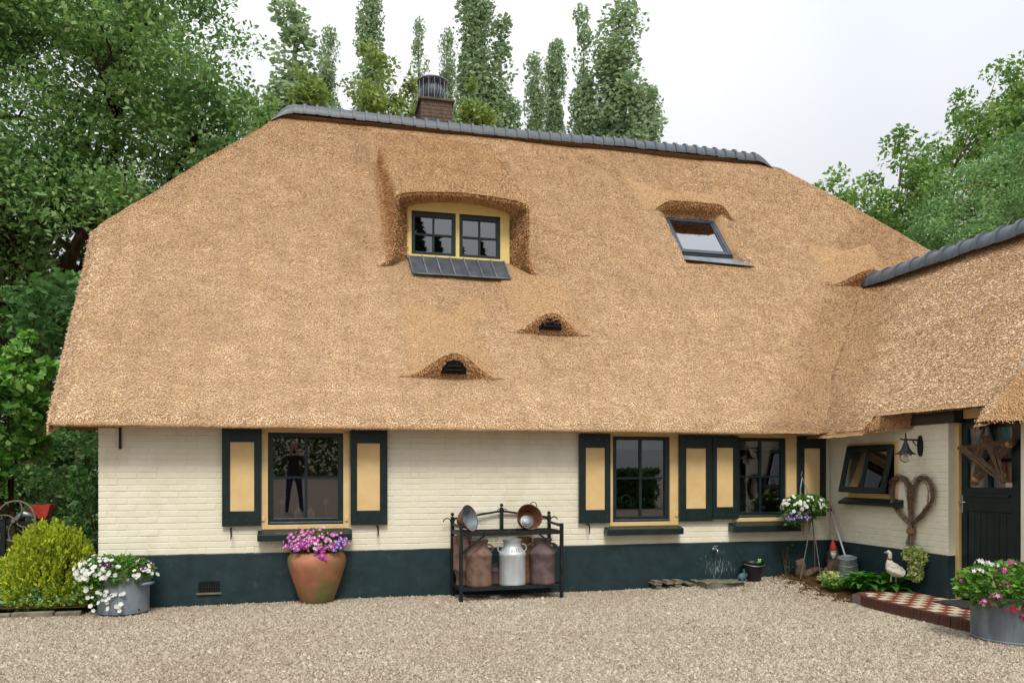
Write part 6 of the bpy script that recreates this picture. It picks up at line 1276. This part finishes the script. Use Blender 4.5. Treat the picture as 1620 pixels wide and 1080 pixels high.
# trees right of the roof
tree('maple_tree', 'tall loose crowned tree right of the roof with sky showing through', gpt(1540, 30), 5.0, [((0, 0, 12.8), (2.4, 2.2, 3.6)), ((-3.2, 0, 11.6), (1.9, 1.7, 3.1)), ((2.2, 0, 14.0), (2.2, 2, 3.2)), ((-1.6, 0, 8.2), (3.8, 2.4, 1.9))], .17, 260, 110, .60, ('right_tree', 'bark_pale'), .24, limbs=13, shell=.4)
tree('background_tree', 'low dark tree top just above the right slope of the roof', gpt(1345, 31), 4, [((0, 0, 9.6), (2.0, 1.6, 2.0)), ((-1.1, 0, 12.0), (.8, .7, 1.5)), ((1.6, 0, 9.6), (1.8, 1.5, 2.4))], .17, 120, 90, .52, ('right_tree', 'bark_pale'), .18, 'trees right of the roof', limbs=9)
tree('willow_tree', 'grey green fine leaved tree in front of the taller one at the right edge', gpt(1565, 25), 3.5, [((0, 0, 9.4), (2.2, 2, 2.7)), ((-1.7, 0, 8.2), (1.6, 1.5, 1.9)), ((1.6, 0, 10.4), (1.6, 1.5, 2.0)), ((-2.6, 0, 6.8), (2.2, 1.6, 1.4))], .125, 210, 125, .50, ('grey_tree', 'bark_pale'), .18, limbs=12, aspect=.4)
tree('background_tree', 'dark green tree behind the wing ridge at the right edge', gpt(1640, 31), 4, [((0, 0, 13.0), (2.4, 2, 5.0))], .17, 120, 90, .6, ('right_tree', 'bark_pale'), .2, 'trees right of the roof', limbs=8)

# what the panes mirror: hedge and conifers on the far side of the yard
hedge('yard_hedge', 'long dark hedge across the yard, mirrored in the ground floor windows', -14, 16, -27, -25.6, 1.9, 26000, .2, 'dark_leaf', 8)
def conifer(label, x, y, h, r_):
    t = thing('conifer_tree', label, 'tree', (x, y, 0), 0, 'conifers across the yard'); n = 3200; z = rng.random(n) ** .8; a = rng.uniform(0, 2 * pi, n); q = (1 - z) * r_ * (.55 + .45 * np.abs(np.sin(z * 28))) * rng.uniform(.4, 1, n) ** .5
    p = np.stack([q * np.cos(a), q * np.sin(a), .8 + z * (h - .8)], 1); MB().tube([(0, 0, 0), (0, 0, h * .5), (0, 0, h * .97)], [.2, .12, .02], 8).build('trunk', 'bark', t); link('crown', leaf_mesh('conifer', p, .45, .35, out=np.stack([np.cos(a), np.sin(a), -.4 + 0 * a], 1) * 1.5), 'conifer', t, kind='stuff')
for x, y, h, r_, lb in ((3.6, -30, 17.5, 3.0, 'tallest conifer mirrored at the left of the dormer panes'), (6.9, -31, 16.6, 2.6, 'conifer mirrored in the right half of the left dormer sash'), (9.6, -34, 15.2, 2.8, 'conifer mirrored low in the right dormer sash'), (14, -33, 11, 2.6, 'small conifer mirrored in the right hand windows'), (-7, -31, 12, 3, 'conifer at the left end of the yard hedge'), (21, -30, 13, 3, 'conifer at the right end of the yard hedge')): conifer(lb, x, y, h, r_)

# ================================================================ THE PERSON MIRRORED IN THE LEFT WINDOW
def skin_body(name, verts, edges, rad, mat, parent, root=0, sub=2):
    me = bpy.data.meshes.new(name); me.from_pydata([tuple(v) for v in verts], edges, []); me.update(); o = link(name, me, mat, parent)
    o.modifiers.new('skin', 'SKIN').use_smooth_shade = True; sv = me.skin_vertices[0].data
    for i, r_ in enumerate(rad): sv[i].radius = r_ if isinstance(r_, tuple) else (r_, r_); sv[i].use_root = (i == root)
    ss = o.modifiers.new('sub', 'SUBSURF'); ss.levels = sub; ss.render_levels = sub; return o
_m, _N, _L, _B = new_mat('shirt_and_jeans'); _tc = _N.new('ShaderNodeTexCoord'); _sx = _N.new('ShaderNodeSeparateXYZ'); _L.new(_tc.outputs['Object'], _sx.inputs[0])
_d = _N.new('ShaderNodeMath'); _d.operation = 'DIVIDE'; _d.inputs[1].default_value = 2.0; _L.new(_sx.outputs[2], _d.inputs[0])
_r = ramp(_N, ['#2c2a2a', '#2e3a55', '#3a2c2c', '#c39a84'], [0, .05, .485, .725]); _r.color_ramp.interpolation = 'CONSTANT'; _L.new(_d.outputs[0], _r.inputs[0]); _L.new(_r.outputs[0], _B.inputs['Base Color']); _B.inputs['Roughness'].default_value = .9; M['clothes'] = _m
pers = thing('person', 'person in dark shirt and jeans holding a camera, mirrored in the left window', 'person', (.02, -CAM_D - .42, 0))
HV = [(0, 0, .98), (0, 0, 1.12), (0, .01, 1.28), (0, .0, 1.42), (0, .01, 1.50), (0, .02, 1.56),
      (-.10, 0, .92), (-.14, .02, .50), (-.17, -.02, .09), (-.18, .12, .04), (.10, 0, .92), (.15, .02, .50), (.19, -.02, .09), (.20, .12, .04),
      (-.19, 0, 1.40), (-.30, .10, 1.17), (-.12, .27, 1.45), (-.075, .29, 1.53), (.19, 0, 1.40), (.31, .10, 1.18), (.13, .27, 1.45), (.085, .29, 1.53)]
HE = [(0, 1), (1, 2), (2, 3), (3, 4), (4, 5), (0, 6), (6, 7), (7, 8), (8, 9), (0, 10), (10, 11), (11, 12), (12, 13), (3, 14), (14, 15), (15, 16), (16, 17), (3, 18), (18, 19), (19, 20), (20, 21)]
HR = [(.16, .12), (.15, .11), (.17, .12), (.13, .09), .06, .055, .095, .065, .05, .04, .095, .065, .05, .04, .075, .055, .035, .035, .075, .055, .035, .035]
skin_body('body', HV, HE, HR, 'clothes', pers)
hd = MB().lathe([(0, -.13), (.045, -.125), (.065, -.09), (.078, -.03), (.082, .03), (.075, .08), (.05, .115), (0, .125)], 20, (0, .04, 1.67), sx=.95, sy=1.15, caps=(False, False)).build('head', 'skin', pers, smooth=True)
MB().lathe([(.080, .0), (.086, .04), (.080, .085), (.055, .122), (0, .135)], 20, (0, .028, 1.67), sx=.97, sy=1.15, caps=(False, False)).build('hair', 'hair', hd, smooth=True)
MB().tube([(0, .135, 1.69), (0, .152, 1.66), (0, .140, 1.645)], [.010, .014, .012], 8).build('nose', 'skin', hd, smooth=True)
for s_ in (-1, 1):
    MB().tube([(s_ * .078, .03, 1.69), (s_ * .09, .025, 1.67), (s_ * .08, .035, 1.645)], [.012, .014, .010], 8).build('ear', 'skin', hd, smooth=True)
    MB().lathe([(0, -.008), (.010, 0), (0, .008)], 8, (s_ * .032, .125, 1.685), caps=(False, False)).build('eye', 'iron', hd)
    for k in range(5):
        b_ = V3(s_ * .080, .29, 1.545); z_ = .04 - .018 * k if k < 4 else .05; MB().tube([b_ + V3(0, 0, z_ - .03), b_ + V3(-s_ * .012, .035, z_ - .02), b_ + V3(-s_ * .045, .045 if k < 4 else .0, z_ - .015)], [.010, .009, .007], 6).build('finger', 'skin', pers, smooth=True)
MB().tube([(-.02, .122, 1.615), (.02, .122, 1.615)], .006, 6).build('mouth', 'red', hd)
cmr = thing('photo_camera', 'black camera held up to the face of the mirrored person', 'camera', (.02, -CAM_D - .15, 1.55)); MB().box(-.065, .065, -.03, .03, -.045, .045).build('camera_body', 'black_plastic', cmr, bevel=.008); MB().lathe([(.03, 0), (.032, .05), (.028, .055)], 20, (0, .03, 0), caps=(True, True), axis=(0, 1, 0)).build('lens', 'black_plastic', cmr, smooth=True)

# dry leaves blown into the corner beside the porch
_n = 150; _x = rng.uniform(5.2, 7.0, _n); _y = -rng.random(_n) ** 1.5 * 1.7 - .05; _ok = (_y > -1.6 + .0 * _x); _x, _y = _x[_ok], _y[_ok]
M['dry_leaf'] = island_mat('dry_leaf', ['#6a4f34', '#8a6c48', '#a58a60', '#5a4a34'], None, .9, .1)
fallen = link('fallen_leaves', leaf_mesh('fallen', np.stack([_x, _y, ground_z(_x, _y) + .022], 1), .035, .5, up=3.0), 'dry_leaf', kind='stuff'); fallen['label'] = 'dry brown leaves scattered on the gravel in the corner'
